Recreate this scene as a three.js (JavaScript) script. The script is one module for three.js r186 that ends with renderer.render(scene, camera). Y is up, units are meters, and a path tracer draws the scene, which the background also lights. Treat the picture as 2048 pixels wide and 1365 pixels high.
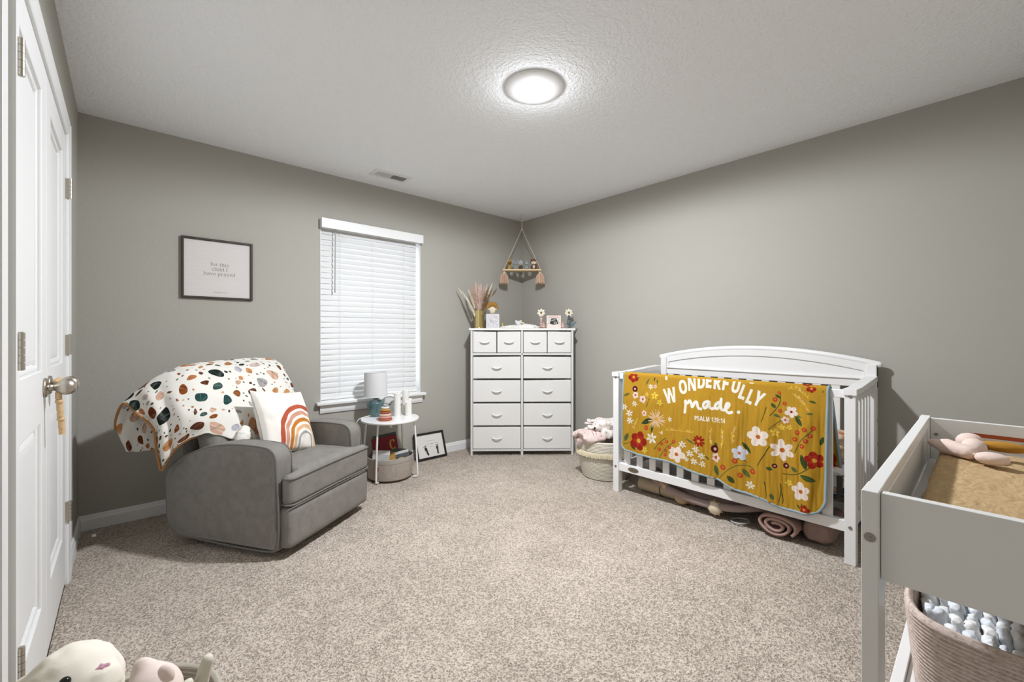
import * as THREE from 'three';
import { RoundedBoxGeometry } from 'three/addons/geometries/RoundedBoxGeometry.js';
import { mergeGeometries, mergeVertices } from 'three/addons/utils/BufferGeometryUtils.js';
import { RectAreaLightUniformsLib } from 'three/addons/lights/RectAreaLightUniformsLib.js';
import { createNoise2D, createNoise3D } from 'simplex-noise';

// ---------------------------------------------------------------- camera, daylight, lamp, exposure
const scene = new THREE.Scene();
const camera = new THREE.PerspectiveCamera(77.27, 2048 / 1365, 0.05, 60);
const YAW = 0.7355;
camera.position.set(0.205, 1.136, 3.529);
camera.lookAt(0.205 + Math.sin(YAW), 1.136, 3.529 - Math.cos(YAW));
camera.setViewOffset(2048, 1365, 0, 9.2, 2048, 1365);
scene.background = new THREE.Color(0.86, 0.93, 1.0);          // bright overcast daylight outside the window
scene.backgroundIntensity = 3;
RectAreaLightUniformsLib.init();
const LAMP = [1.79, 1.95];
const lampLight = new THREE.RectAreaLight(new THREE.Color(0.945, 0.98, 1.03), 450, 0.15, 0.15);   // the glowing dome, shining down
lampLight.position.set(LAMP[0], 2.386, LAMP[1]);
lampLight.lookAt(LAMP[0], 0, LAMP[1]);
scene.add(lampLight);
const domeSides = new THREE.SpotLight(new THREE.Color(0.945, 0.98, 1.03), 6.5, 0, 1.568, 0.12, 2);   // the curved sides of the same dome, shining outwards
domeSides.position.set(LAMP[0], 2.376, LAMP[1]); domeSides.target.position.set(LAMP[0], 0, LAMP[1]); domeSides.castShadow = true; domeSides.shadow.radius = 2.4;
scene.add(domeSides, domeSides.target);
const domeGlow = new THREE.PointLight(new THREE.Color(0.945, 0.98, 1.03), 0.2);               // what the rim of the dome sends sideways along the ceiling
domeGlow.position.set(LAMP[0], 2.374, LAMP[1]); domeGlow.castShadow = true; domeGlow.shadow.radius = 2.4;
scene.add(domeGlow);
const renderer = new THREE.WebGLRenderer({ antialias: true });
renderer.toneMapping = THREE.LinearToneMapping;
renderer.toneMappingExposure = 1.3;
renderer.shadowMap.enabled = true;

// ---------------------------------------------------------------- helpers
const W = 3.55, H = 2.44, DEPTH = 3.9;
function mulberry(seed) { return () => { seed = (seed + 0x6d2b79f5) | 0; let t = Math.imul(seed ^ (seed >>> 15), 1 | seed); t = (t + Math.imul(t ^ (t >>> 7), 61 | t)) ^ t; return ((t ^ (t >>> 14)) >>> 0) / 4294967296; }; }
const rnd = mulberry(7);
const N2 = createNoise2D(mulberry(11)), N3 = createNoise3D(mulberry(12));
const R = THREE.MathUtils.degToRad, lerp = THREE.MathUtils.lerp, clamp = THREE.MathUtils.clamp, sstep = THREE.MathUtils.smoothstep;
const V = (x, y, z) => new THREE.Vector3(x, y, z);
const used = new Map();
function numbered(name) { const n = used.get(name) ?? 0; used.set(name, n + 1); return n ? name + '_' + String(n).padStart(3, '0') : name; }
function M(color, rough = 0.6, extra = {}) { return new THREE.MeshPhysicalMaterial({ color, roughness: rough, ...extra }); }
function mesh(name, geo, mat, parent, pos, rot) {
  const m = new THREE.Mesh(geo, mat); m.name = parent === scene || !parent ? numbered(name) : name;
  if (pos) m.position.set(...pos); if (rot) m.rotation.set(...rot);
  m.castShadow = m.receiveShadow = true; (parent ?? scene).add(m); return m;
}
function tag(o, label, category, group) { o.userData.label = label; o.userData.category = category; if (group) o.userData.group = group; return o; }
function thing(name, label, category, pos = [0, 0, 0], turn = 0, group) {
  const g = new THREE.Group(); g.name = numbered(name); g.position.set(...pos); g.rotation.y = turn; scene.add(g); return tag(g, label, category, group);
}
function struct(o, label) { o.userData.kind = 'structure'; if (label) o.userData.label = label; return o; }
function sgroup(name, label, pos = [0, 0, 0]) { const g = new THREE.Group(); g.name = numbered(name); g.position.set(...pos); scene.add(g); return struct(g, label); }
function box(w, h, d, r = 0.004, s = 2) { return new RoundedBoxGeometry(w, h, d, s, Math.min(r, w / 2.01, h / 2.01, d / 2.01)); }
// a box given by its two corners
function bx(x0, x1, y0, y1, z0, z1, r = 0.003, s = 2) { return box(x1 - x0, y1 - y0, z1 - z0, r, s).translate((x0 + x1) / 2, (y0 + y1) / 2, (z0 + z1) / 2); }
function sharp(x0, x1, y0, y1, z0, z1) { return new THREE.BoxGeometry(x1 - x0, y1 - y0, z1 - z0).translate((x0 + x1) / 2, (y0 + y1) / 2, (z0 + z1) / 2); }
function cyl(r0, r1, h, n = 24) { return new THREE.CylinderGeometry(r1, r0, h, n).translate(0, h / 2, 0); }   // r0 at the foot
function lathe(pts, n = 40) { return new THREE.LatheGeometry(pts.map(([x, y]) => new THREE.Vector2(x, y)), n); }
function tube(pts, r, n = 40, k = 8, closed = false) { return new THREE.TubeGeometry(new THREE.CatmullRomCurve3(pts.map((p) => (p.isVector3 ? p : V(...p))), closed, 'catmullrom', 0.5), n, r, k, closed); }
function rod(a, b, r, k = 10) { return new THREE.TubeGeometry(new THREE.LineCurve3(V(...a), V(...b)), 1, r, k, false); }
function capRod(a, b, r, k = 10) { const A = V(...a), B = V(...b), d = B.clone().sub(A), L = d.length(); const g = new THREE.CapsuleGeometry(r, L, 4, k); g.translate(0, L / 2, 0); g.applyQuaternion(new THREE.Quaternion().setFromUnitVectors(V(0, 1, 0), d.normalize())); return g.translate(A.x, A.y, A.z); }
const flat = (g) => { const q = g.index ? g.toNonIndexed() : g; return q; };
function merge(list) { return mergeGeometries(list.map((g) => { const q = flat(g); for (const k of Object.keys(q.attributes)) if (!['position', 'normal', 'uv'].includes(k)) q.deleteAttribute(k); return q; })); }
// a cloth: fn(u, v) gives a point; the sheet has thickness th
function sheet(fn, nu, nv, th = 0.004) {
  const pos = [], uv = [], idx = [], P = [];
  for (let j = 0; j <= nv; j++) for (let i = 0; i <= nu; i++) P.push(V(...fn(i / nu, j / nv)));
  const at = (i, j) => P[clamp(j, 0, nv) * (nu + 1) + clamp(i, 0, nu)], n = (nu + 1) * (nv + 1), a = V(0, 0, 0), b = V(0, 0, 0);
  const Nn = [];
  for (let j = 0; j <= nv; j++) for (let i = 0; i <= nu; i++) { a.subVectors(at(i + 1, j), at(i - 1, j)); b.subVectors(at(i, j + 1), at(i, j - 1)); Nn.push(V(0, 0, 0).crossVectors(a, b).normalize()); }
  for (const s of [0.5, -0.5]) for (let k = 0; k < n; k++) { pos.push(P[k].x + Nn[k].x * th * s, P[k].y + Nn[k].y * th * s, P[k].z + Nn[k].z * th * s); uv.push((k % (nu + 1)) / nu, Math.floor(k / (nu + 1)) / nv); }
  const id = (i, j) => j * (nu + 1) + i;
  for (let j = 0; j < nv; j++) for (let i = 0; i < nu; i++) { const A = id(i, j), B = id(i + 1, j), Cc = id(i + 1, j + 1), D = id(i, j + 1); idx.push(A, B, Cc, A, Cc, D, n + A, n + Cc, n + B, n + A, n + D, n + Cc); }
  const side = (p, q) => idx.push(p, n + p, q, q, n + p, n + q);
  for (let i = 0; i < nu; i++) { side(id(i, 0), id(i + 1, 0)); side(id(i + 1, nv), id(i, nv)); }
  for (let j = 0; j < nv; j++) { side(id(0, j + 1), id(0, j)); side(id(nu, j), id(nu, j + 1)); }
  const g = new THREE.BufferGeometry(); g.setAttribute('position', new THREE.Float32BufferAttribute(pos, 3)); g.setAttribute('uv', new THREE.Float32BufferAttribute(uv, 2)); g.setIndex(idx); g.computeVertexNormals(); return g;
}
// Catmull-Rom through a grid of control points rows[j][i]
function cr(a, b, c, d, t) { return 0.5 * (2 * b + (c - a) * t + (2 * a - 5 * b + 4 * c - d) * t * t + (3 * b - a - 3 * c + d) * t * t * t); }
function gridFn(rows) {
  const J = rows.length - 1, I = rows[0].length - 1;
  const line = (row, u) => { const f = clamp(u, 0, 1) * I, i = Math.min(Math.floor(f), I - 1), t = f - i, g = (k) => row[clamp(k, 0, I)]; return [0, 1, 2].map((c) => cr(g(i - 1)[c], g(i)[c], g(i + 1)[c], g(i + 2)[c], t)); };
  return (u, v) => { const f = clamp(v, 0, 1) * J, j = Math.min(Math.floor(f), J - 1), t = f - j, q = [-1, 0, 1, 2].map((k) => line(rows[clamp(j + k, 0, J)], u)); return [0, 1, 2].map((c) => cr(q[0][c], q[1][c], q[2][c], q[3][c], t)); };
}
// naive surface nets on a signed distance
function nets(f, lo, hi, cell) {
  const n = [0, 1, 2].map((c) => Math.ceil((hi[c] - lo[c]) / cell) + 2), [nx, ny, nz] = n, val = new Float32Array(nx * ny * nz), o = lo.map((v) => v - cell / 2);
  let q = 0;
  for (let k = 0; k < nz; k++) for (let j = 0; j < ny; j++) for (let i = 0; i < nx; i++) val[q++] = f(o[0] + i * cell, o[1] + j * cell, o[2] + k * cell);
  const vid = new Int32Array(nx * ny * nz).fill(-1), pos = [], idx = [], I = (i, j, k) => (k * ny + j) * nx + i;
  const E = [[0, 1], [2, 3], [4, 5], [6, 7], [0, 2], [1, 3], [4, 6], [5, 7], [0, 4], [1, 5], [2, 6], [3, 7]];
  for (let k = 0; k < nz - 1; k++) for (let j = 0; j < ny - 1; j++) for (let i = 0; i < nx - 1; i++) {
    const c = []; let s = 0;
    for (let b = 0; b < 8; b++) { const v = val[I(i + (b & 1), j + ((b >> 1) & 1), k + (b >> 2))]; c.push(v); if (v < 0) s++; }
    if (s === 0 || s === 8) continue;
    let x = 0, y = 0, z = 0, m = 0;
    for (const [a, b] of E) if ((c[a] < 0) !== (c[b] < 0)) { const t = c[a] / (c[a] - c[b]); x += lerp(a & 1, b & 1, t); y += lerp((a >> 1) & 1, (b >> 1) & 1, t); z += lerp(a >> 2, b >> 2, t); m++; }
    vid[I(i, j, k)] = pos.length / 3; pos.push(o[0] + (i + x / m) * cell, o[1] + (j + y / m) * cell, o[2] + (k + z / m) * cell);
  }
  const quad = (a, b, c, d, flip) => { if (a < 0 || b < 0 || c < 0 || d < 0) return; flip ? idx.push(a, c, b, a, d, c) : idx.push(a, b, c, a, c, d); };
  for (let k = 1; k < nz - 1; k++) for (let j = 1; j < ny - 1; j++) for (let i = 1; i < nx - 1; i++) {
    const v = val[I(i, j, k)] < 0;
    if (v !== val[I(i + 1, j, k)] < 0) quad(vid[I(i, j - 1, k - 1)], vid[I(i, j, k - 1)], vid[I(i, j, k)], vid[I(i, j - 1, k)], !v);
    if (v !== val[I(i, j + 1, k)] < 0) quad(vid[I(i - 1, j, k - 1)], vid[I(i - 1, j, k)], vid[I(i, j, k)], vid[I(i, j, k - 1)], !v);
    if (v !== val[I(i, j, k + 1)] < 0) quad(vid[I(i - 1, j - 1, k)], vid[I(i, j - 1, k)], vid[I(i, j, k)], vid[I(i - 1, j, k)], !v);
  }
  const g = new THREE.BufferGeometry(); g.setAttribute('position', new THREE.Float32BufferAttribute(pos, 3));
  const uv = new Float32Array(pos.length / 3 * 2); for (let i = 0; i < pos.length / 3; i++) { uv[i * 2] = pos[i * 3] + pos[i * 3 + 2] * 0.7; uv[i * 2 + 1] = pos[i * 3 + 1] + pos[i * 3 + 2] * 0.7; }
  g.setAttribute('uv', new THREE.BufferAttribute(uv, 2)); g.setIndex(idx); g.computeVertexNormals(); return g;
}
const smin = (a, b, k) => { const h = Math.max(k - Math.abs(a - b), 0) / k; return Math.min(a, b) - h * h * k * 0.25; };
const ell = (x, y, z, c, r) => { const a = (x - c[0]) / r[0], b = (y - c[1]) / r[1], d = (z - c[2]) / r[2], l = Math.hypot(a, b, d); return (l - 1) * Math.min(r[0], r[1], r[2]); };
const cap = (x, y, z, a, b, ra, rb) => { const bx_ = b[0] - a[0], by = b[1] - a[1], bz = b[2] - a[2], t = clamp(((x - a[0]) * bx_ + (y - a[1]) * by + (z - a[2]) * bz) / (bx_ * bx_ + by * by + bz * bz), 0, 1); return Math.hypot(x - a[0] - bx_ * t, y - a[1] - by * t, z - a[2] - bz * t) - lerp(ra, rb ?? ra, t); };
const rbox = (x, y, z, c, hlf, r) => { const qx = Math.abs(x - c[0]) - hlf[0] + r, qy = Math.abs(y - c[1]) - hlf[1] + r, qz = Math.abs(z - c[2]) - hlf[2] + r; return Math.hypot(Math.max(qx, 0), Math.max(qy, 0), Math.max(qz, 0)) + Math.min(Math.max(qx, qy, qz), 0) - r; };
// textures
function tile(cells, seed) { const r = mulberry(seed), g = new Float32Array(cells * cells).map(() => r()); return (u, v) => { const x = u * cells, y = v * cells, i = Math.floor(x), j = Math.floor(y), a = x - i, b = y - j, s = a * a * (3 - 2 * a), t = b * b * (3 - 2 * b), I = ((i % cells) + cells) % cells, J = ((j % cells) + cells) % cells, I1 = (I + 1) % cells, J1 = (J + 1) % cells; return lerp(lerp(g[J * cells + I], g[J * cells + I1], s), lerp(g[J1 * cells + I], g[J1 * cells + I1], s), t); }; }
function tileR(cx, cy, seed) { const r = mulberry(seed), g = new Float32Array(cx * cy).map(() => r()); return (u, v) => { const x = u * cx, y = v * cy, i = Math.floor(x), j = Math.floor(y), a = x - i, b = y - j, s = a * a * (3 - 2 * a), t = b * b * (3 - 2 * b), I = ((i % cx) + cx) % cx, J = ((j % cy) + cy) % cy, I1 = (I + 1) % cx, J1 = (J + 1) % cy; return lerp(lerp(g[J * cx + I], g[J * cx + I1], s), lerp(g[J1 * cx + I], g[J1 * cx + I1], s), t); }; }
function dataTex(n, fn, srgb, rx = 1, ry = rx) {
  const d = new Uint8Array(n * n * 4);
  for (let j = 0, o = 0; j < n; j++) for (let i = 0; i < n; i++, o += 4) { const c = fn(i / n, j / n); if (typeof c === 'number') d[o] = d[o + 1] = d[o + 2] = clamp(c, 0, 1) * 255; else { d[o] = clamp(c[0], 0, 255); d[o + 1] = clamp(c[1], 0, 255); d[o + 2] = clamp(c[2], 0, 255); } d[o + 3] = 255; }
  const t = new THREE.DataTexture(d, n, n); t.wrapS = t.wrapT = THREE.RepeatWrapping; t.magFilter = THREE.LinearFilter; t.minFilter = THREE.LinearMipmapLinearFilter; t.generateMipmaps = true; if (srgb) t.colorSpace = THREE.SRGBColorSpace; t.repeat.set(rx, ry); t.needsUpdate = true; return t;
}
function canvasTex(w, h, draw) { const c = document.createElement('canvas'); c.width = w; c.height = h; const x = c.getContext('2d'); draw(x, w, h); const t = new THREE.CanvasTexture(c); t.colorSpace = THREE.SRGBColorSpace; t.wrapS = t.wrapT = THREE.RepeatWrapping; t.anisotropy = 8; return t; }
const withRepeat = (t, x, y = x) => { const c = t.clone(); c.repeat.set(x, y); c.needsUpdate = true; return c; };

// ---------------------------------------------------------------- shared materials
const fine = tile(128, 3), mid = tile(48, 4), coarse = tile(12, 5);
const peel = dataTex(512, (u, v) => 0.5 * mid(u, v) + 0.3 * fine(u, v) + 0.2 * coarse(u, v), false, 1.6);
const weave = dataTex(512, (u, v) => 0.5 + 0.22 * Math.sin(u * 2 * Math.PI * 90) * Math.sin(v * 2 * Math.PI * 90) + 0.4 * (fine(u, v) - 0.5), false, 4);
const wallMat = M(new THREE.Color(0.428, 0.412, 0.368), 0.85, { bumpMap: peel, bumpScale: 0.0008, specularIntensity: 0.35 });
const ceilNoise = [tile(40, 21), tile(90, 22), tile(200, 23)];
const knock = dataTex(1024, (u, v) => { const a = ceilNoise[0](u, v) * 0.3 + ceilNoise[1](u, v) * 0.45 + ceilNoise[2](u, v) * 0.25; return sstep(a, 0.36, 0.66); }, false, 1.1);
const ceilMat = M(new THREE.Color(0.93, 0.95, 0.975), 0.9, { bumpMap: knock, bumpScale: 0.0015, specularIntensity: 0.3 });
const trimWhite = M(new THREE.Color(0.82, 0.82, 0.815), 0.38);
const doorWhite = M(new THREE.Color(0.82, 0.82, 0.815), 0.45);
const paintWhite = M(new THREE.Color(0.82, 0.815, 0.805), 0.35);
const plasticWhite = M(new THREE.Color(0.82, 0.82, 0.815), 0.4);
const nickel = M(new THREE.Color(0.50, 0.46, 0.40), 0.34, { metalness: 1 });
const brass = M(new THREE.Color(0.74, 0.58, 0.27), 0.16, { metalness: 1 });
const boltMat = M(new THREE.Color(0.35, 0.34, 0.32), 0.35, { metalness: 1 });
const black = M(0x151413, 0.5);
const gold = M(0xb07d22, 0.8, { sheen: 0.5, sheenColor: new THREE.Color(0.8, 0.6, 0.2), sheenRoughness: 0.5 });

// ---------------------------------------------------------------- the room
const cT = [tile(250, 31), tile(520, 32), tile(26, 33), tile(7, 34), tile(800, 35)];
const carpetH = (u, v) => { const w = 0.004 * (cT[2](u, v) - 0.5); return 0.52 * cT[0](u + w, v - w) + 0.34 * cT[1](u - w, v + w) + 0.14 * cT[4](u, v); };
const carpetMap = dataTex(2048, (u, v) => { const h = carpetH(u, v), nap = 0.55 * cT[3](u, v) + 0.45 * cT[2](u, v), t = clamp(sstep(h, 0.22, 0.66) * 0.64 + (nap - 0.5) * 0.28 + 0.19, 0, 1); return [lerp(146, 236, t), lerp(136, 226, t), lerp(127, 217, t)]; }, true);
const carpetBump = dataTex(2048, carpetH, false);
const carpetMat = M(new THREE.Color(0.86, 0.826, 0.78), 1, { map: carpetMap, bumpMap: carpetBump, bumpScale: 0.009, specularIntensity: 0.1, sheen: 0.15, sheenColor: new THREE.Color(0.5, 0.46, 0.42), sheenRoughness: 0.8 });
{
  const nx = 350, nz = 384, g = new THREE.PlaneGeometry(W, DEPTH, nx, nz).rotateX(-Math.PI / 2).translate(W / 2, 0, DEPTH / 2), p = g.attributes.position, uv = g.attributes.uv;
  for (let i = 0; i < p.count; i++) { const x = p.getX(i), z = p.getZ(i); p.setY(i, 0.0022 * N2(x * 42, z * 42) + 0.0018 * N2(x * 17 + 9, z * 17)); uv.setXY(i, x / 1.4, z / 1.4); }
  g.computeVertexNormals();
  struct(mesh('floor', merge([g, sharp(-0.15, W + 0.15, -0.12, -0.006, -0.15, DEPTH + 0.15)]), carpetMat), 'taupe grey cut-pile carpet');
}
struct(mesh('ceiling', (() => { const g = sharp(-0.15, W + 0.15, H, H + 0.12, -0.15, DEPTH + 0.15), p = g.attributes.position, uv = g.attributes.uv; for (let i = 0; i < p.count; i++) uv.setXY(i, p.getX(i), p.getZ(i)); return g; })(), ceilMat), 'white textured ceiling');
function wallShape(len, h, holes) { const s = new THREE.Shape([new THREE.Vector2(0, 0), new THREE.Vector2(len, 0), new THREE.Vector2(len, h), new THREE.Vector2(0, h)]); for (const [a, b, c, d] of holes) s.holes.push(new THREE.Path([new THREE.Vector2(a, c), new THREE.Vector2(a, d), new THREE.Vector2(b, d), new THREE.Vector2(b, c)])); return s; }
const WIN = { x0: 1.35, x1: 2.245, y0: 0.615, y1: 2.05 }, CL = { z0: 0.712, z1: 1.962, top: 2.062 }, HALL = { z0: 3.0, z1: 3.76, top: 2.045 };
struct(mesh('wall_back', new THREE.ExtrudeGeometry(wallShape(W, H, [[WIN.x0, WIN.x1, WIN.y0, WIN.y1]]), { depth: 0.14, bevelEnabled: false }).translate(0, 0, -0.14), wallMat), 'warm grey painted wall with the window');
struct(mesh('wall_right', sharp(W, W + 0.14, 0, H, -0.14, DEPTH + 0.14), wallMat), 'warm grey painted wall behind the crib');
struct(mesh('wall_front', sharp(0, W, 0, H, DEPTH, DEPTH + 0.14), wallMat), 'warm grey painted wall behind the changing table');
// left wall: x runs along -z after the turn
struct(mesh('wall_left', new THREE.ExtrudeGeometry(new THREE.Shape([[0, 0], [DEPTH - HALL.z1, 0], [DEPTH - HALL.z1, HALL.top], [DEPTH - HALL.z0, HALL.top], [DEPTH - HALL.z0, 0], [DEPTH - CL.z1, 0], [DEPTH - CL.z1, CL.top], [DEPTH - CL.z0, CL.top], [DEPTH - CL.z0, 0], [DEPTH + 0.14, 0], [DEPTH + 0.14, H], [0, H]].map((p) => new THREE.Vector2(...p))), { depth: 0.14, bevelEnabled: false }).rotateY(Math.PI / 2).translate(-0.14, 0, DEPTH), wallMat), 'warm grey painted wall with the closet');
struct(mesh('wall_closet', sharp(-0.20, -0.141, 0, H, -0.14, 2.5), wallMat), 'inside wall of the closet');
// hallway beyond the open doorway next to the camera, lit by its own ceiling lamp
struct(mesh('wall_hallway', merge([sharp(-1.45, -1.35, 0, H, -0.2, 4.5), sharp(-1.35, -0.141, 0, H, -0.24, -0.14), sharp(-1.35, 0, 0, H, 4.05, 4.5)]), wallMat), 'warm grey hallway wall');
struct(mesh('floor_hallway', sharp(-1.45, -0.141, -0.12, 0, -0.24, 4.5), carpetMat), 'taupe hallway carpet');
struct(mesh('floor_threshold', sharp(-0.141, 0, -0.12, 0.0, HALL.z0, HALL.z1), carpetMat), 'taupe carpet in the doorway');
struct(mesh('ceiling_hallway', sharp(-1.45, -0.141, H, H + 0.12, -0.24, 4.5), ceilMat), 'white hallway ceiling');
{
  const hl = thing('hall_lamp', 'round white flush ceiling light in the hallway outside the open door', 'lamp', [-0.78, H, 1.2]);
  mesh('base_plate', lathe([[0, 0], [0.155, 0], [0.155, -0.004], [0.125, -0.018], [0.09, -0.026], [0, -0.026]], 48), plasticWhite, hl);
  mesh('diffuser', lathe([[0, -0.048], [0.035, -0.046], [0.06, -0.041], [0.08, -0.034], [0.09, -0.026]], 48), new THREE.MeshPhysicalMaterial({ color: 0xffffff, roughness: 0.6, emissive: new THREE.Color(0.97, 0.985, 1), emissiveIntensity: 18 }), hl);
  const sp = new THREE.SpotLight(new THREE.Color(0.945, 0.98, 1.03), 18, 0, 1.568, 0.045, 2); sp.position.set(-0.78, 2.37, 1.2); sp.target.position.set(-0.78, 0, 1.2); sp.castShadow = true; sp.shadow.radius = 2.4; scene.add(sp, sp.target);
}
function baseboardGeo(len) { const s = new THREE.Shape(); s.moveTo(0, 0); s.lineTo(0.013, 0); s.lineTo(0.013, 0.06); s.quadraticCurveTo(0.012, 0.066, 0.009, 0.07); s.lineTo(0.007, 0.082); s.quadraticCurveTo(0.005, 0.088, 0, 0.088); s.lineTo(0, 0); return new THREE.ExtrudeGeometry(s, { depth: len, bevelEnabled: false, curveSegments: 5 }); }
// profile x points out of the wall, extrusion z along it
struct(mesh('baseboard_left', merge([baseboardGeo(CL.z0 - 0.06)]), trimWhite), 'white baseboard beside the closet');
struct(mesh('baseboard_back', baseboardGeo(W).rotateY(-Math.PI / 2).translate(W, 0, 0), trimWhite), 'white baseboard under the window');
struct(mesh('baseboard_right', baseboardGeo(DEPTH).rotateY(Math.PI).translate(W, 0, DEPTH), trimWhite), 'white baseboard behind the crib');
struct(mesh('baseboard_front', baseboardGeo(W).rotateY(Math.PI / 2).translate(0, 0, DEPTH), trimWhite), 'white baseboard behind the changing table');

// closet doors and casing
{
  const cas = sgroup('trim_1', 'white casing around the closet doors');
  const prof = () => { const s = new THREE.Shape(); s.moveTo(0, 0); s.lineTo(0.057, 0); s.lineTo(0.057, 0.016); s.lineTo(0.046, 0.017); s.quadraticCurveTo(0.038, 0.014, 0.030, 0.014); s.lineTo(0.012, 0.012); s.quadraticCurveTo(0.004, 0.012, 0, 0.007); s.lineTo(0, 0); return s; };
  const side = (len) => new THREE.ExtrudeGeometry(prof(), { depth: len, bevelEnabled: false, curveSegments: 4 });   // profile x away from the opening, y out of the wall, z along
  const m4 = (ax, ay, az, o) => new THREE.Matrix4().makeBasis(ax, ay, az).setPosition(...o);
  const mirror = (g) => { const q = flat(g); for (const k of ['position', 'normal', 'uv']) { const a = q.attributes[k], n = a.itemSize; for (let i = 0; i < a.count; i += 3) for (let c = 0; c < n; c++) { const t = a.array[(i + 1) * n + c]; a.array[(i + 1) * n + c] = a.array[(i + 2) * n + c]; a.array[(i + 2) * n + c] = t; } } return q; };   // turns the faces of a mirrored piece outwards
  mesh('casing_side', side(CL.top + 0.057).applyMatrix4(m4(V(0, 0, 1), V(1, 0, 0), V(0, 1, 0), [0, 0, CL.z1])), trimWhite, cas);
  mesh('casing_side', mirror(side(CL.top + 0.057)).applyMatrix4(m4(V(0, 0, -1), V(1, 0, 0), V(0, 1, 0), [0, 0, CL.z0])), trimWhite, cas);
  mesh('casing_head', mirror(side(CL.z1 - CL.z0)).applyMatrix4(m4(V(0, 1, 0), V(1, 0, 0), V(0, 0, 1), [0, CL.top, CL.z0])), trimWhite, cas);
  mesh('jamb', merge([sharp(-0.14, -0.0005, 0, CL.top, CL.z0 - 0.0005, CL.z0 + 0.003), sharp(-0.14, -0.0005, 0, CL.top, CL.z1 - 0.003, CL.z1 + 0.0005), sharp(-0.14, -0.0005, CL.top - 0.003, CL.top + 0.0005, CL.z0, CL.z1)]), trimWhite, cas);
  mesh('ball_catch', merge([sharp(-0.03, -0.004, CL.top - 0.0065, CL.top - 0.003, 1.36, 1.42), sharp(-0.03, -0.004, CL.top - 0.0065, CL.top - 0.003, 1.255, 1.315)]), nickel, cas);
  const mid_ = (CL.z0 + CL.z1) / 2, y0 = 0.014, y1 = CL.top - 0.006, lw = mid_ - CL.z0 - 0.005;
  const panels = [[1.023, 1.947], [0.242, 0.851]];
  for (const [k, zc, sgn] of [[1, mid_ + 0.0015 + lw / 2, 1], [2, mid_ - 0.0015 - lw / 2, -1]]) {
    const d = sgroup('door_' + k, k === 1 ? 'white two-panel closet door leaf with wooden beads on its knob' : 'white two-panel closet door leaf beside the corner', [0, 0, zc]);
    const ph = 0.197, sh = wallShape(lw, y1 - y0, panels.map(([a, b]) => [lw / 2 - ph, lw / 2 + ph, a - y0, b - y0]));
    const frame = new THREE.ExtrudeGeometry(sh, { depth: 0.026, bevelEnabled: true, bevelThickness: 0.006, bevelSize: 0.003, bevelOffset: -0.003, bevelSegments: 2 }).translate(-lw / 2, y0, -0.032).rotateY(Math.PI / 2);
    mesh('leaf', frame, doorWhite, d);
    for (const [a, b] of panels) {
      const s = wallShape(2 * ph + 0.004, b - a + 0.004, []);
      const moulding = wallShape(2 * ph, b - a, [[0.018, 2 * ph - 0.018, 0.018, b - a - 0.018]]);
      const pm = mesh('panel', new THREE.ExtrudeGeometry(wallShape(2 * ph - 0.11, b - a - 0.11, []), { depth: 0.004, bevelEnabled: true, bevelThickness: 0.009, bevelSize: 0.034, bevelSegments: 3 }).translate(-ph + 0.055, a + 0.055, -0.024).rotateY(Math.PI / 2), doorWhite, d);
      mesh('panel_back', new THREE.ExtrudeGeometry(s, { depth: 0.012, bevelEnabled: false }).translate(-ph - 0.002, a - 0.002, -0.0305).rotateY(Math.PI / 2), doorWhite, pm);
      mesh('panel_moulding', new THREE.ExtrudeGeometry(moulding, { depth: 0.004, bevelEnabled: true, bevelThickness: 0.006, bevelSize: 0.008, bevelOffset: -0.008, bevelSegments: 3 }).translate(-ph, a, -0.0185).rotateY(Math.PI / 2), doorWhite, pm);
    }
    // hinges on the outer edge
    const zh = sgn * (lw / 2 + 0.002);
    for (const y of [1.815, 1.10, 0.335]) {
      const hg = new THREE.Group(); hg.name = 'hinge'; hg.position.set(0.0165, y, zh); d.add(hg);
      mesh('hinge_barrel', merge([0, 1, 2, 3, 4].map((i) => cyl(0.0072, 0.0072, 0.0172, 14).translate(0, -0.046 + i * 0.0185, 0)).concat([cyl(0.0045, 0.0045, 0.094, 10).translate(0, -0.047, 0)])), nickel, hg);
      mesh('hinge_leaf', sharp(-0.0165, -0.0035, -0.044, 0.044, sgn > 0 ? -0.004 : -0.002, sgn > 0 ? 0.002 : 0.004), nickel, hg);
    }
    // egg-shaped knob near the meeting edge
    const kz = -sgn * (lw / 2 - 0.058), kn = new THREE.Group(); kn.name = 'knob'; kn.position.set(0.0, 0.962, kz); d.add(kn);
    mesh('rosette', lathe([[0, 0], [0.033, 0], [0.033, 0.004], [0.030, 0.008], [0.014, 0.010], [0.0115, 0.013], [0.0115, 0.024], [0, 0.024]], 36).rotateZ(-Math.PI / 2), nickel, kn);
    mesh('knob_grip', new THREE.LatheGeometry(new THREE.SplineCurve([[0.0001, 0.018], [0.010, 0.019], [0.012, 0.024], [0.017, 0.030], [0.0255, 0.042], [0.028, 0.052], [0.0265, 0.062], [0.021, 0.071], [0.012, 0.077], [0.0001, 0.079]].map((p) => new THREE.Vector2(...p))).getPoints(48), 56).scale(1.0, 1, 0.92).rotateZ(-Math.PI / 2), nickel, kn);
  }
}
// entry door casing beside the closet
struct(mesh('trim_2', bx(0, 0.006, 0, 2.118, 2.034, 2.095, 0.001), trimWhite), 'white casing of the entry beside the closet');

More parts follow.
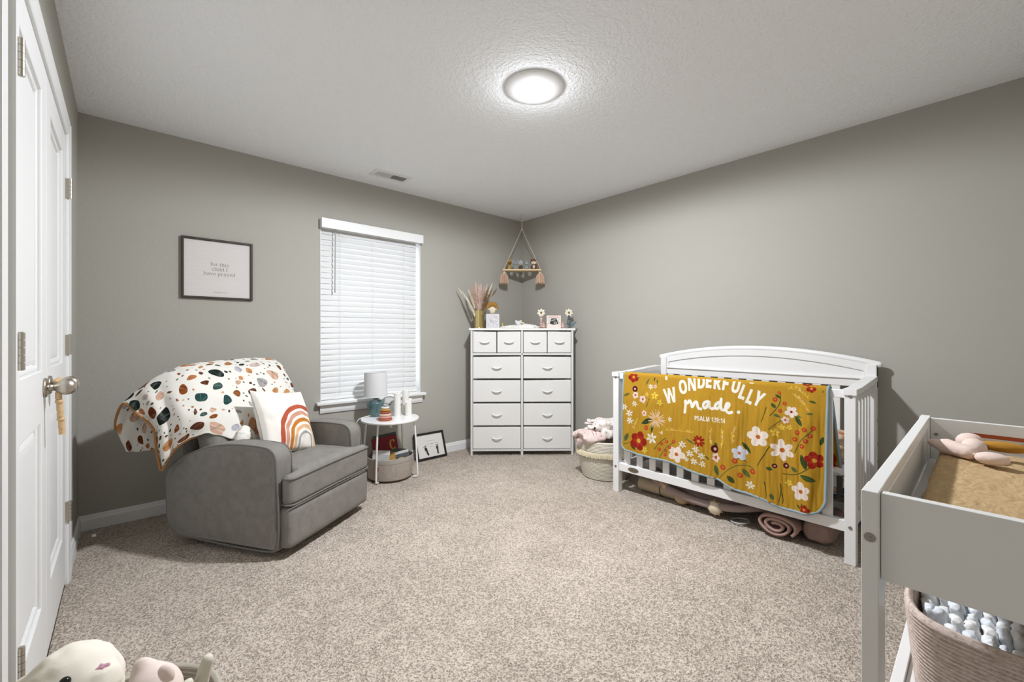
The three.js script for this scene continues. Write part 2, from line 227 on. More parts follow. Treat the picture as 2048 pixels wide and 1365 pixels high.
// window: stool, apron, frame and panes
{
  const sill = sgroup('trim_3', 'white window stool and apron');
  mesh('stool', bx(WIN.x0 - 0.04, WIN.x1 + 0.035, WIN.y0 - 0.024, WIN.y0, -0.002, 0.052, 0.006), trimWhite, sill);
  mesh('stool_inner', sharp(WIN.x0, WIN.x1, WIN.y0 - 0.0005, WIN.y0 + 0.008, -0.10, 0), trimWhite, sill);
  const s = new THREE.Shape(); s.moveTo(0, 0); s.lineTo(0.012, 0); s.lineTo(0.018, 0.02); s.lineTo(0.018, 0.05); s.lineTo(0.03, 0.066); s.lineTo(0, 0.066); s.lineTo(0, 0);
  mesh('apron', new THREE.ExtrudeGeometry(s, { depth: 0.915, bevelEnabled: false }).rotateY(-Math.PI / 2).translate(WIN.x1 + 0.012, WIN.y0 - 0.09, 0), trimWhite, sill);
  const win = sgroup('window_1', 'white framed window behind the blind');
  const fr = (x0, x1, y0, y1, z0, z1, w) => new THREE.ExtrudeGeometry(wallShape(x1 - x0, y1 - y0, [[w, x1 - x0 - w, w, y1 - y0 - w]]), { depth: z1 - z0, bevelEnabled: false }).translate(x0, y0, z0);
  const ym = (WIN.y0 + WIN.y1) / 2;
  mesh('jamb_liner', merge([sharp(WIN.x0, WIN.x0 + 0.004, WIN.y0, WIN.y1, -0.105, -0.001), sharp(WIN.x1 - 0.004, WIN.x1, WIN.y0, WIN.y1, -0.105, -0.001), sharp(WIN.x0, WIN.x1, WIN.y1 - 0.004, WIN.y1, -0.105, -0.001)]), trimWhite, win);
  mesh('window_frame', fr(WIN.x0, WIN.x1, WIN.y0, WIN.y1, -0.139, -0.105, 0.03), trimWhite, win);
  mesh('sash', fr(WIN.x0 + 0.028, WIN.x1 - 0.028, ym - 0.02, WIN.y1 - 0.028, -0.136, -0.122, 0.04), trimWhite, win);
  mesh('sash', fr(WIN.x0 + 0.028, WIN.x1 - 0.028, WIN.y0 + 0.028, ym + 0.02, -0.121, -0.108, 0.04), trimWhite, win);
  const glass = new THREE.MeshPhysicalMaterial({ color: 0xffffff, roughness: 0, transmission: 1, thickness: 0, ior: 1.5 });
  mesh('pane', sharp(WIN.x0 + 0.066, WIN.x1 - 0.066, ym + 0.018, WIN.y1 - 0.066, -0.131, -0.128), glass, win);
  mesh('pane', sharp(WIN.x0 + 0.066, WIN.x1 - 0.066, WIN.y0 + 0.066, ym - 0.018, -0.116, -0.113), glass, win);
  // blind
  const bl = thing('window_blind', 'white two-inch slat blind lowered over the window', 'blind', [0, 0, 0]);
  const slatMat = new THREE.MeshPhysicalMaterial({ color: new THREE.Color(0.72, 0.72, 0.715), roughness: 0.5, transmission: 0.03, thickness: 0 });
  const x0 = WIN.x0 + 0.006, x1 = WIN.x1 - 0.03, n = 31, top = 1.985, bot = WIN.y0 + 0.045, zc = -0.034;
  const sg = (() => { const s_ = new THREE.Shape(), w = 0.0255; s_.moveTo(-w, 0); s_.quadraticCurveTo(0, 0.005, w, 0); s_.lineTo(w, -0.0026); s_.quadraticCurveTo(0, 0.0024, -w, -0.0026); s_.lineTo(-w, 0); return new THREE.ExtrudeGeometry(s_, { depth: x1 - x0, bevelEnabled: false, curveSegments: 6 }).rotateY(Math.PI / 2); })();   // profile x -> -z, extrusion -> x
  for (let i = 0; i < n; i++) mesh('slat', sg, slatMat, bl, [x0, lerp(top, bot, i / (n - 1)), zc], [R(70), 0, 0]);
  mesh('bottom_rail', bx(x0, x1, WIN.y0 + 0.010, WIN.y0 + 0.028, zc - 0.025, zc + 0.025, 0.004), plasticWhite, bl);
  mesh('headrail', sharp(x0, x1, 2.0, 2.045, -0.065, -0.005), plasticWhite, bl);
  const val = mesh('valance', bx(WIN.x0 - 0.006, WIN.x1 + 0.004, 1.995, 2.072, 0.034, 0.05, 0.003), plasticWhite, bl);
  mesh('valance_end', sharp(WIN.x0 - 0.006, WIN.x0 + 0.006, 2.005, 2.066, -0.002, 0.034), plasticWhite, val); mesh('valance_end', sharp(WIN.x1 - 0.008, WIN.x1 + 0.004, 2.005, 2.066, -0.002, 0.034), plasticWhite, val);
  for (const x of [1.51, 1.79, 2.085]) { mesh('ladder_cord', merge([rod([x, bot, zc + 0.028], [x, 2.0, zc + 0.028], 0.0011, 6), rod([x, bot, zc - 0.028], [x, 2.0, zc - 0.028], 0.0011, 6)]), plasticWhite, bl); }
  mesh('tilt_wand', merge([rod([1.462, 2.0, 0.012], [1.458, 1.50, 0.014], 0.0042, 8), cyl(0.006, 0.005, 0.03, 8).translate(1.458, 1.49, 0.014)]), M(0x9c9c9a, 0.35), bl);
}

// ceiling lamp
{
  const l = thing('ceiling_lamp', 'round white flush ceiling light with a glowing dome', 'lamp', [LAMP[0], H, LAMP[1]]);
  mesh('base_plate', lathe([[0, 0], [0.155, 0], [0.155, -0.004], [0.150, -0.010], [0.125, -0.018], [0.10, -0.024], [0.09, -0.026], [0, -0.026]], 64), M(new THREE.Color(0.82, 0.82, 0.82), 0.5), l);
  mesh('diffuser', lathe([[0, -0.047], [0.03, -0.046], [0.05, -0.041], [0.066, -0.034], [0.074, -0.0255]], 64), new THREE.MeshPhysicalMaterial({ color: 0xffffff, roughness: 0.6, emissive: new THREE.Color(1, 0.97, 0.93), emissiveIntensity: 18 }), l);
}
// ceiling register
{
  const v = thing('ceiling_vent', 'white metal air register on the ceiling above the window', 'vent', [1.80, H, 0.30], R(-2));
  mesh('vent_frame', new THREE.ExtrudeGeometry(wallShape(0.305, 0.155, [[0.028, 0.150, 0.035, 0.120], [0.158, 0.277, 0.035, 0.120]]), { depth: 0.004, bevelEnabled: true, bevelThickness: 0.003, bevelSize: 0.003, bevelOffset: -0.003, bevelSegments: 2 }).translate(-0.1525, -0.0775, 0).rotateX(Math.PI / 2), plasticWhite, v);
  mesh('duct', sharp(-0.13, 0.13, -0.0015, -0.0005, -0.048, 0.048), M(0x2a2a2a, 0.9), v);
  for (let i = 0; i < 14; i++) mesh('louver', box(0.0012, 0.009, 0.084, 0.0004, 1), plasticWhite, v, [-0.120 + i * 0.0086, -0.0052, 0], [0, 0, R(32)]);
  for (let i = 0; i < 14; i++) mesh('louver', box(0.0012, 0.009, 0.084, 0.0004, 1), plasticWhite, v, [0.010 + i * 0.0086, -0.0052, 0], [0, 0, R(-32)]);
}
// framed print
{
  const p = thing('framed_print', 'brown framed typewriter verse print hanging on the wall', 'picture', [0.676, 1.594, 0.0]);
  mesh('frame', new THREE.ExtrudeGeometry(wallShape(0.406, 0.406, [[0.014, 0.392, 0.014, 0.392]]), { depth: 0.016, bevelEnabled: true, bevelThickness: 0.002, bevelSize: 0.002, bevelOffset: -0.002, bevelSegments: 1 }).translate(-0.203, -0.203, 0.004), M(0x33291f, 0.5), p);
  const t = canvasTex(1024, 1024, (c, w, h) => {
    c.fillStyle = '#d6d1ce'; c.fillRect(0, 0, w, h); const r = mulberry(5);
    for (let i = 0; i < 900; i++) { const y = r() * h, x = r() * w, L = 80 + r() * 300; c.strokeStyle = `rgba(${r() < 0.5 ? '190,182,180' : '232,229,228'},${0.10 + r() * 0.25})`; c.lineWidth = 1 + r() * 2; c.beginPath(); c.moveTo(x - L / 2, y); c.quadraticCurveTo(x, y + (r() - 0.5) * 14, x + L / 2, y + (r() - 0.5) * 8); c.stroke(); }
    c.fillStyle = '#7d7775'; c.textAlign = 'center'; c.font = '84px serif'; c.fillText('for this', w * 0.52, h * 0.44); c.fillText('child I', w * 0.52, h * 0.525); c.fillText('have prayed', w * 0.52, h * 0.61);
    c.font = 'italic 34px serif'; c.fillText('1 Samuel 1:27', w * 0.52, h * 0.925);
  });
  mesh('print', new THREE.PlaneGeometry(0.379, 0.379).translate(0, 0, 0.009), M(0xffffff, 0.7, { map: t }), p);
  mesh('backing', sharp(-0.2, 0.2, -0.2, 0.2, 0.001, 0.007), M(0x33291f, 0.8), p);
}
// door stop on the baseboard
{
  const d = thing('door_stop', 'white-tipped spring door stop low on the closet corner', 'door stop', [0.0105, 0.045, 0.26], 0);
  mesh('spring', merge([...Array(16)].map((_, i) => new THREE.TorusGeometry(0.005, 0.0014, 6, 12).rotateY(Math.PI / 2).translate(0.006 + i * 0.0034, 0, 0))), nickel, d);
  mesh('rubber_tip', cyl(0.0075, 0.0085, 0.016, 14).rotateZ(-Math.PI / 2).translate(0.058, 0, 0), plasticWhite, d);
}
// beads on the knob
{
  const b = thing('bead_strap', 'tan wooden bead loop hanging from the closet knobs', 'beads', [0.040, 0.962, 1.345]);
  const wood = M(0xcfae83, 0.55);
  const pts = []; for (let i = 0; i < 20; i++) { const a = (i / 20) * Math.PI * 2; pts.push([Math.cos(a) * 0.004 - 0.005, 0.027 * Math.sin(a) + 0.003, Math.cos(a) * 0.075]); }
  for (const [z, y] of [[0.045, 0.021], [0.025, 0.022], [0.0, 0.022], [-0.025, 0.022], [-0.048, 0.021]]) mesh('bead', new THREE.SphereGeometry(0.0095, 16, 12).scale(0.9, 0.8, 1.1), wood, b, [-0.012, y - 0.002, z]);
  for (let i = 0; i < 7; i++) mesh('bead', (i % 3 === 1 ? new THREE.SphereGeometry(0.0105, 14, 10) : cyl(0.0085, 0.0085, 0.024, 12).translate(0, -0.012, 0)), wood, b, [-0.006 + i * 0.0012, -0.030 - i * 0.0205, 0.048 - i * 0.0015]);
  mesh('cord', tube([[-0.012, 0.016, 0.05], [-0.016, 0.0, 0.053], [-0.008, -0.03, 0.05], [0.002, -0.16, 0.042]], 0.0025, 20, 6), wood, b);
}

// ---------------------------------------------------------------- recliner, blanket, pillow
const CH = { pos: [0.766, 0, 1.187], turn: R(33) };
const velvetN = [tile(20, 51), tile(64, 52), tile(160, 53)];
const velvetMap = dataTex(512, (u, v) => { const t = 0.5 * velvetN[0](u, v) + 0.25 * velvetN[1](u, v) + 0.25 * velvetN[2](u, v); return [lerp(122, 142, t), lerp(119, 138, t), lerp(113, 132, t)]; }, true, 1.6);
const velvet = M(0xffffff, 0.75, { map: velvetMap, bumpMap: withRepeat(weave, 4), bumpScale: 0.0005, sheen: 0.7, sheenColor: new THREE.Color(0.55, 0.54, 0.52), sheenRoughness: 0.35, specularIntensity: 0.3 });
const pipingMat = M(0x6f6c67, 0.7, { sheen: 0.6, sheenColor: new THREE.Color(0.5, 0.5, 0.48), sheenRoughness: 0.4 });
{
  const c = thing('recliner', 'grey velvet swivel recliner with piped rounded arms in the window corner', 'armchair', CH.pos, CH.turn);
  const outline = (o = 0) => {   // side profile in (z, y), inset by o
    const s = new THREE.Shape(); const f = -0.045 - o, b = -0.785 + o, y0 = 0.045 + o, t = 0.572 - o;
    s.moveTo(f, y0); s.lineTo(f, t - 0.07); s.quadraticCurveTo(f - 0.002, t - 0.006, f - 0.07, t); s.bezierCurveTo(f - 0.24, t + 0.014, f - 0.40, t + 0.002, f - 0.52, t - 0.05);
    s.bezierCurveTo(b + 0.09, t - 0.09, b, t - 0.13, b, t - 0.22); s.lineTo(b + 0.01, y0 + 0.09); s.quadraticCurveTo(b + 0.03, y0 + 0.02, b + 0.12, y0 + 0.006); s.lineTo(f, y0); return s;
  };
  for (const [x0, x1, outer] of [[0.03, 0.142, 0.03], [0.638, 0.75, 0.75]]) {
    // profile x = z; turn so that the extrusion runs along x
    const g = new THREE.ExtrudeGeometry(outline(0.012), { depth: x1 - x0 - 0.04, bevelEnabled: true, bevelThickness: 0.02, bevelSize: 0.012, bevelSegments: 5, curveSegments: 14 }).rotateY(-Math.PI / 2).translate(x1 - 0.02, 0, 0);
    const arm = mesh('arm', g, velvet, c);
    for (const xs of [x0 + 0.004, x1 - 0.004]) { const pts = outline(0.005).getPoints(10).map((p) => V(xs, p.y, p.x)); pts.pop(); mesh('piping', new THREE.TubeGeometry(new THREE.CatmullRomCurve3(pts, true, 'catmullrom', 0.2), 160, 0.005, 7, true), pipingMat, arm); }
    const pan = outline(0.035); mesh('side_panel', new THREE.ExtrudeGeometry(pan, { depth: 0.004, bevelEnabled: true, bevelThickness: 0.003, bevelSize: 0.012, bevelSegments: 3, curveSegments: 12 }).rotateY(-Math.PI / 2).translate(outer === x0 ? x0 + 0.005 : x1 - 0.001, 0, 0), velvet, arm);
  }
  mesh('seat_cushion', nets((x, y, z) => { const cr_ = 0.022 * Math.max(0, 1 - ((x - 0.39) / 0.36) ** 2) * Math.max(0, 1 - ((z + 0.22) / 0.34) ** 2) + 0.002 * N2(x * 9, z * 9), yy = y > 0.35 ? y - cr_ : y; return smin(rbox(x, yy, z, [0.39, 0.345, -0.24], [0.247, 0.078, 0.25], 0.035), rbox(x, yy, z, [0.3925, 0.345, -0.008], [0.3425, 0.078, 0.034], 0.03), 0.02); }, [0.03, 0.25, -0.52], [0.76, 0.47, 0.05], 0.011), velvet, c);
  for (const y of [0.41, 0.277]) mesh('piping', tube([[0.056, y, -0.03], [0.052, y, 0.0], [0.066, y, 0.024], [0.12, y - 0.001, 0.028], [0.39, y + 0.003, 0.029], [0.66, y - 0.001, 0.028], [0.72, y, 0.024], [0.733, y, 0.0], [0.73, y, -0.03]], 0.0048, 90, 7), pipingMat, c);
  mesh('footrest', nets((x, y, z) => rbox(x, y, z, [0.3925, 0.155, -0.018], [0.3425 - 0.004 * N2(x * 6, y * 6), 0.106, 0.038], 0.028) - 0.004 * Math.cos((x - 0.39) * 4) * Math.cos((y - 0.15) * 10), [0.03, 0.03, -0.07], [0.76, 0.28, 0.04], 0.011), velvet, c);
  mesh('back_cushion', nets((x, y, z) => { const t = clamp((y - 0.40) / 0.56, 0, 1), zc = lerp(-0.52, -0.735, t), k = 0.018 * Math.sin(clamp((y - 0.45) / 0.5, 0, 1) * Math.PI * 2); return rbox(x, y, z - zc - k, [0.39, 0.675, 0], [0.318, 0.275, 0.085], 0.07); }, [0.05, 0.38, -0.86], [0.73, 0.97, -0.38], 0.016), velvet, c);
  mesh('back_shell', nets((x, y, z) => { const t = clamp((y - 0.06) / 0.8, 0, 1), zc = lerp(-0.70, -0.77, t); return rbox(x, y, z - zc, [0.39, 0.44, 0], [0.28, 0.39, 0.05], 0.04); }, [0.09, 0.04, -0.85], [0.69, 0.84, -0.63], 0.018), velvet, c);
  mesh('seat_box', bx(0.14, 0.64, 0.05, 0.28, -0.74, -0.06, 0.01), velvet, c);
  mesh('swivel_base', merge([cyl(0.26, 0.26, 0.035, 36).translate(0.39, 0.0, -0.38), cyl(0.06, 0.06, 0.05, 20).translate(0.39, 0.02, -0.38)]), black, c);
}
// throw blanket with terrazzo print
const terrazzo = canvasTex(2048, 2048, (c, w, h) => {
  c.fillStyle = '#e9e6de'; c.fillRect(0, 0, w, h); const r = mulberry(99);
  const cols = ['#5b2c17', '#6b3519', '#8a4a22', '#1d2420', '#232d29', '#2c4a48', '#3c5550', '#b4764a', '#c98d5c', '#d3ab93', '#cdb7b0', '#b6b4bd', '#9d9a98', '#8e8e84', '#c9b2ab', '#5e3527'];
  const blob = (x, y, a, b, rot, col) => {
    c.save(); c.translate(x, y); c.rotate(rot); const n = 6 + Math.floor(r() * 3), P = []; for (let i = 0; i < n; i++) { const t = ((i + (r() - 0.5) * 0.5) / n) * Math.PI * 2, q = 0.68 + r() * 0.62; P.push([Math.cos(t) * a * q, Math.sin(t) * b * q]); }
    c.beginPath(); for (let i = 0; i <= n; i++) { const p = P[i % n], q = P[(i + 1) % n], m = [(p[0] + q[0]) / 2, (p[1] + q[1]) / 2]; i === 0 ? c.moveTo(...m) : c.quadraticCurveTo(p[0], p[1], ...m); } c.closePath(); c.fillStyle = col; c.fill(); c.clip();
    for (let i = 0; i < 5; i++) { c.strokeStyle = r() < 0.5 ? 'rgba(255,255,255,0.13)' : 'rgba(0,0,0,0.12)'; c.lineWidth = 3 + r() * a * 0.3; c.beginPath(); c.moveTo((r() - 0.5) * 2 * a, -b); c.quadraticCurveTo((r() - 0.5) * a, 0, (r() - 0.5) * 2 * a, b); c.stroke(); } c.restore();
  };
  const placed = [];
  const put = (n, lo, hi) => { for (let i = 0; i < n; i++) for (let k = 0; k < 40; k++) { const s = lo + r() * (hi - lo), x = r() * w, y = r() * h; if (placed.every(([X, Y, S]) => Math.hypot(X - x, Y - y) > (S + s) * 1.05)) { placed.push([x, y, s]); blob(x, y, s, s * (0.5 + r() * 0.5), r() * 6.28, cols[Math.floor(r() * cols.length)]); break; } } };
  put(62, 56, 104); put(90, 28, 50); put(190, 10, 22);
});
const clothBump = withRepeat(weave, 9);
{
  // rows run from behind the chair over the top to the seat, columns from the near side to the far side
  const rows = [
    [[-0.06, 0.52, -0.93], [0.02, 0.50, -0.90], [0.10, 0.52, -0.875], [0.24, 0.52, -0.862], [0.40, 0.52, -0.86], [0.58, 0.52, -0.862], [0.72, 0.54, -0.858]],
    [[-0.10, 0.66, -0.945], [-0.01, 0.70, -0.90], [0.09, 0.75, -0.868], [0.24, 0.76, -0.855], [0.40, 0.76, -0.853], [0.58, 0.76, -0.853], [0.735, 0.74, -0.852]],
    [[-0.105, 0.785, -0.885], [-0.03, 0.875, -0.835], [0.085, 0.945, -0.79], [0.24, 0.960, -0.785], [0.40, 0.965, -0.785], [0.58, 0.968, -0.785], [0.738, 0.955, -0.785]],
    [[-0.10, 0.745, -0.80], [-0.035, 0.855, -0.74], [0.075, 0.935, -0.70], [0.24, 0.958, -0.695], [0.40, 0.963, -0.695], [0.58, 0.966, -0.70], [0.752, 0.945, -0.71]],
    [[-0.055, 0.655, -0.745], [-0.04, 0.755, -0.665], [0.060, 0.835, -0.610], [0.24, 0.855, -0.595], [0.40, 0.86, -0.595], [0.58, 0.86, -0.60], [0.764, 0.84, -0.64]],
    [[-0.045, 0.545, -0.735], [-0.035, 0.645, -0.625], [0.050, 0.715, -0.550], [0.23, 0.72, -0.525], [0.40, 0.72, -0.522], [0.58, 0.73, -0.535], [0.766, 0.75, -0.60]],
    [[-0.030, 0.425, -0.725], [-0.020, 0.555, -0.63], [0.060, 0.608, -0.545], [0.20, 0.545, -0.455], [0.40, 0.52, -0.440], [0.58, 0.56, -0.46], [0.752, 0.66, -0.575]],
  ];
  const f = gridFn(rows);
  const g = sheet((u, v) => {
    const p = f(u, v), front = sstep(v, 0.45, 0.9), left = 1 - sstep(u, 0.1, 0.34), wob = 0.012 * left * Math.sin(u * 46 + v * 5) * sstep(v, 0.3, 0.6) + front * 0.006 * Math.sin(u * 30 + 2 * Math.sin(v * 4)) + 0.004 * N2(u * 7, v * 7);
    return [p[0] - left * wob * 1.2, p[1] + 0.005 * N2(u * 9 + 4, v * 6), p[2] + wob + 0.012 * front * (1 - left)];
  }, 120, 110, 0.009);
  const b = mesh('throw_blanket', g, M(0xffffff, 0.95, { map: terrazzo, bumpMap: clothBump, bumpScale: 0.0006, specularIntensity: 0.2 }), scene, CH.pos, [0, CH.turn, 0]);
  tag(b, 'white throw blanket with terrazzo chip print draped over the recliner back', 'blanket');
  const rim = M(0xa8743f, 0.9); const hem = []; for (let i = 0; i <= 40; i++) { const p = f(0.0, 0.15 + 0.85 * i / 40); hem.push(V(p[0] - 0.004, p[1] - 0.004, p[2])); } for (let i = 1; i <= 20; i++) { const p = f(i / 20 * 0.3, 1); hem.push(V(p[0], p[1] - 0.006, p[2])); }
  mesh('hem', new THREE.TubeGeometry(new THREE.CatmullRomCurve3(hem), 90, 0.006, 6), rim, b).userData.label = 'tan rolled hem';
}
// rainbow pillow
const rainbow = canvasTex(1024, 1024, (c, w, h) => {
  c.fillStyle = '#ece7df'; c.fillRect(0, 0, w, h); const r = mulberry(3);
  const cx = w * 0.70, cy = h * 0.93;
  [[545, 74, '#b4583f'], [448, 64, '#cf9a86'], [352, 62, '#c07a35'], [262, 56, '#e0b48a'], [178, 38, '#a3a3a0'], [100, 50, '#ece6dd']].forEach(([rad, wd, col]) => { c.strokeStyle = col; c.lineWidth = wd; c.beginPath(); c.moveTo(cx - rad * 0.86, cy + 60); c.lineTo(cx - rad * 0.86, cy - rad * 0.35); c.bezierCurveTo(cx - rad * 0.86, cy - rad * 1.42, cx + rad * 0.86, cy - rad * 1.42, cx + rad * 0.86, cy - rad * 0.35); c.lineTo(cx + rad * 0.86, cy + 60); c.stroke(); });
  for (let i = 0; i < 260; i++) { c.strokeStyle = `rgba(255,240,225,${r() * 0.12})`; c.lineWidth = 2 + r() * 4; const x = r() * w, y = r() * h; c.beginPath(); c.moveTo(x, y); c.lineTo(x + (r() - 0.5) * 60, y + r() * 60); c.stroke(); }
});
function pillowGeo(s, puff, n = 44) {
  const pos = [], uv = [], idx = [];
  for (const side of [1, -1]) for (let j = 0; j <= n; j++) for (let i = 0; i <= n; i++) { const u = i / n * 2 - 1, v = j / n * 2 - 1, pin = 1 - 0.075 * (1 - u * u) * v * v - 0.0, pin2 = 1 - 0.075 * (1 - v * v) * u * u, e = Math.pow(Math.max(0, (1 - u * u) * (1 - v * v)), 0.42); pos.push(u * s / 2 * pin2, v * s / 2 * pin, side * (puff * e * (1 + 0.09 * N2(u * 2.3 + side, v * 2.3)) + 0.0006)); uv.push(i / n, j / n); }
  const m = (n + 1) * (n + 1); for (let j = 0; j < n; j++) for (let i = 0; i < n; i++) { const a = j * (n + 1) + i, b = a + 1, d = a + n + 1, e = d + 1; idx.push(a, b, e, a, e, d, m + a, m + e, m + b, m + a, m + d, m + e); }
  const g = new THREE.BufferGeometry(); g.setAttribute('position', new THREE.Float32BufferAttribute(pos, 3)); g.setAttribute('uv', new THREE.Float32BufferAttribute(uv, 2)); g.setIndex(idx); g.computeVertexNormals(); return g;
}
{
  const pos = V(0.40, 0.618, -0.335).applyAxisAngle(V(0, 1, 0), CH.turn).add(V(...CH.pos));
  const o = tag(mesh('throw_pillow', pillowGeo(0.40, 0.07), M(0xffffff, 0.95, { map: rainbow, bumpMap: clothBump, bumpScale: 0.0006, specularIntensity: 0.2 }), scene, [pos.x, pos.y, pos.z]), 'cream square pillow with a painted rainbow propped on the recliner', 'pillow');
  o.rotation.set(R(-24), CH.turn + R(4), R(-9), 'YXZ');
}
{
  // small white cuddle cloth beside the pillow
  const pos = V(0.205, 0.565, -0.425).applyAxisAngle(V(0, 1, 0), CH.turn).add(V(...CH.pos));
  const o = tag(mesh('cuddle_cloth', nets((x, y, z) => smin(smin(ell(x, y, z, [-0.035, 0.0, 0.02], [0.04, 0.05, 0.035]), cap(x, y, z, [0.0, 0.035, 0.0], [0.06, -0.035, 0.02], 0.03, 0.018), 0.02), cap(x, y, z, [-0.05, -0.02, 0.03], [0.01, -0.055, 0.045], 0.018, 0.012), 0.02) + 0.004 * N3(x * 40, y * 40, z * 40), [-0.1, -0.08, -0.05], [0.1, 0.08, 0.08], 0.006), M(0xe3e0d8, 0.95), scene, [pos.x, pos.y, pos.z], [0, CH.turn, 0]), 'crumpled small white cuddle cloth between blanket and rainbow pillow', 'cloth');
}

// ---------------------------------------------------------------- side table by the window and what stands on it
const TB = { x: 1.79, z: 0.312, y: 0.48, r: 0.226 };
{
  const t = thing('side_table', 'round white metal side table with a linen storage sling between its legs', 'table', [TB.x, 0, TB.z]);
  mesh('tabletop', lathe([[0, TB.y - 0.018], [TB.r - 0.004, TB.y - 0.018], [TB.r, TB.y - 0.014], [TB.r, TB.y - 0.004], [TB.r - 0.003, TB.y], [0, TB.y]], 72), M(new THREE.Color(0.84, 0.84, 0.83), 0.25), t);
  const legs = [[-0.155, 0.092], [0.150, 0.145], [0.155, -0.092], [-0.150, -0.145]];
  for (const [x, z] of legs) mesh('leg', merge([tube([[x * 0.93, TB.y - 0.016, z * 0.93], [x * 1.0, 0.3, z * 1.0], [x * 1.05, 0.10, z * 1.05], [x * 1.06, 0.02, z * 1.06], [x * 1.045, 0.009, z * 1.045], [x * 0.9, 0.008, z * 0.9]], 0.0075, 30, 10)]), paintWhite, t);
  const linen = [tile(150, 61), tile(40, 62)];
  const linMap = dataTex(512, (u, v) => { const a = 0.5 + 0.25 * Math.sin(u * 6.283 * 110) + 0.25 * Math.sin(v * 6.283 * 110), q = 0.35 * a + 0.4 * linen[0](u, v) + 0.25 * linen[1](u, v); return [lerp(150, 196, q), lerp(140, 184, q), lerp(130, 172, q)]; }, true, 3, 1);
  const sling = mesh('fabric_sling', lathe([[0, 0.016], [0.165, 0.016], [0.172, 0.024], [0.176, 0.10], [0.179, 0.175], [0.181, 0.182], [0.178, 0.187], [0.173, 0.184], [0.17, 0.17], [0.166, 0.03], [0, 0.024]], 72), M(0xffffff, 0.95, { map: linMap, bumpMap: withRepeat(weave, 6, 2), bumpScale: 0.001 }), t);
  mesh('seam_band', lathe([[0.1765, 0.150], [0.1795, 0.150], [0.1805, 0.176], [0.179, 0.178]], 72), M(0xa9a39b, 0.95), sling);
  mesh('leather_tag', box(0.014, 0.03, 0.002, 0.0006, 1).rotateY(-0.75).translate(-0.152, 0.115, 0.098), M(0x8a4b21, 0.6), sling);
}
function onTable(name, label, cat, x, z, turn = 0, group) { return thing(name, label, cat, [x, TB.y, z], turn, group); }
{
  const l = onTable('table_lamp', 'small table lamp with teal ceramic urn base and white drum shade', 'lamp', 1.728, 0.175);
  const teal = M(0x4c696b, 0.28, { clearcoat: 0.5, clearcoatRoughness: 0.2 });
  mesh('lamp_base', lathe([[0, 0], [0.042, 0], [0.044, 0.006], [0.052, 0.03], [0.062, 0.06], [0.068, 0.085], [0.069, 0.1], [0.0675, 0.106], [0.069, 0.110], [0.068, 0.117], [0.055, 0.126], [0.034, 0.136], [0.018, 0.141], [0.017, 0.15], [0.012, 0.155], [0, 0.155]], 48), teal, l);
  mesh('neck', cyl(0.006, 0.006, 0.03, 14).translate(0, 0.152, 0), nickel, l);
  const shade = new THREE.MeshPhysicalMaterial({ color: new THREE.Color(0.82, 0.82, 0.82), roughness: 0.95, transmission: 0.25, thickness: 0 });
  const s = mesh('lamp_shade', lathe([[0.092, 0.163], [0.0935, 0.163], [0.0895, 0.362], [0.088, 0.362], [0.092, 0.163]], 64), shade, l);
  mesh('shade_trim', merge([new THREE.TorusGeometry(0.0932, 0.0022, 8, 64).rotateX(Math.PI / 2).translate(0, 0.164, 0), new THREE.TorusGeometry(0.0892, 0.0022, 8, 64).rotateX(Math.PI / 2).translate(0, 0.361, 0)]), plasticWhite, s);
  mesh('power_cord', tube([[-0.04, 0.012, 0], [-0.10, 0.004, 0.004], [-0.135, -0.002, 0.008], [-0.162, -0.03, 0.01], [-0.17, -0.12, 0.0], [-0.165, -0.3, -0.05], [-0.12, -0.43, -0.12], [-0.05, -0.462, -0.14]], 0.003, 50, 7), plasticWhite, l);
}
{
  const t = onTable('stacking_toy', 'cone of stacked rings in rust, mustard and pink', 'toy', 1.712, 0.385);
  const cols = [0xa8583f, 0xc89389, 0xd7b7a4, 0x9c5038, 0xb6842a, 0xd9d2ca, 0x9aa0a4], rr = [0.054, 0.050, 0.046, 0.041, 0.036, 0.031, 0.018];
  let y = 0; rr.forEach((r, i) => { const h = i === 6 ? 0.018 : 0.0178; mesh('ring', lathe([[0, 0], [r - 0.006, 0], [r - 0.001, 0.004], [r, h / 2], [r - 0.001, h - 0.004], [r - 0.006, h], [0, h]], 36), M(cols[i], 0.6), t, [0, y, 0]); y += h; });
}
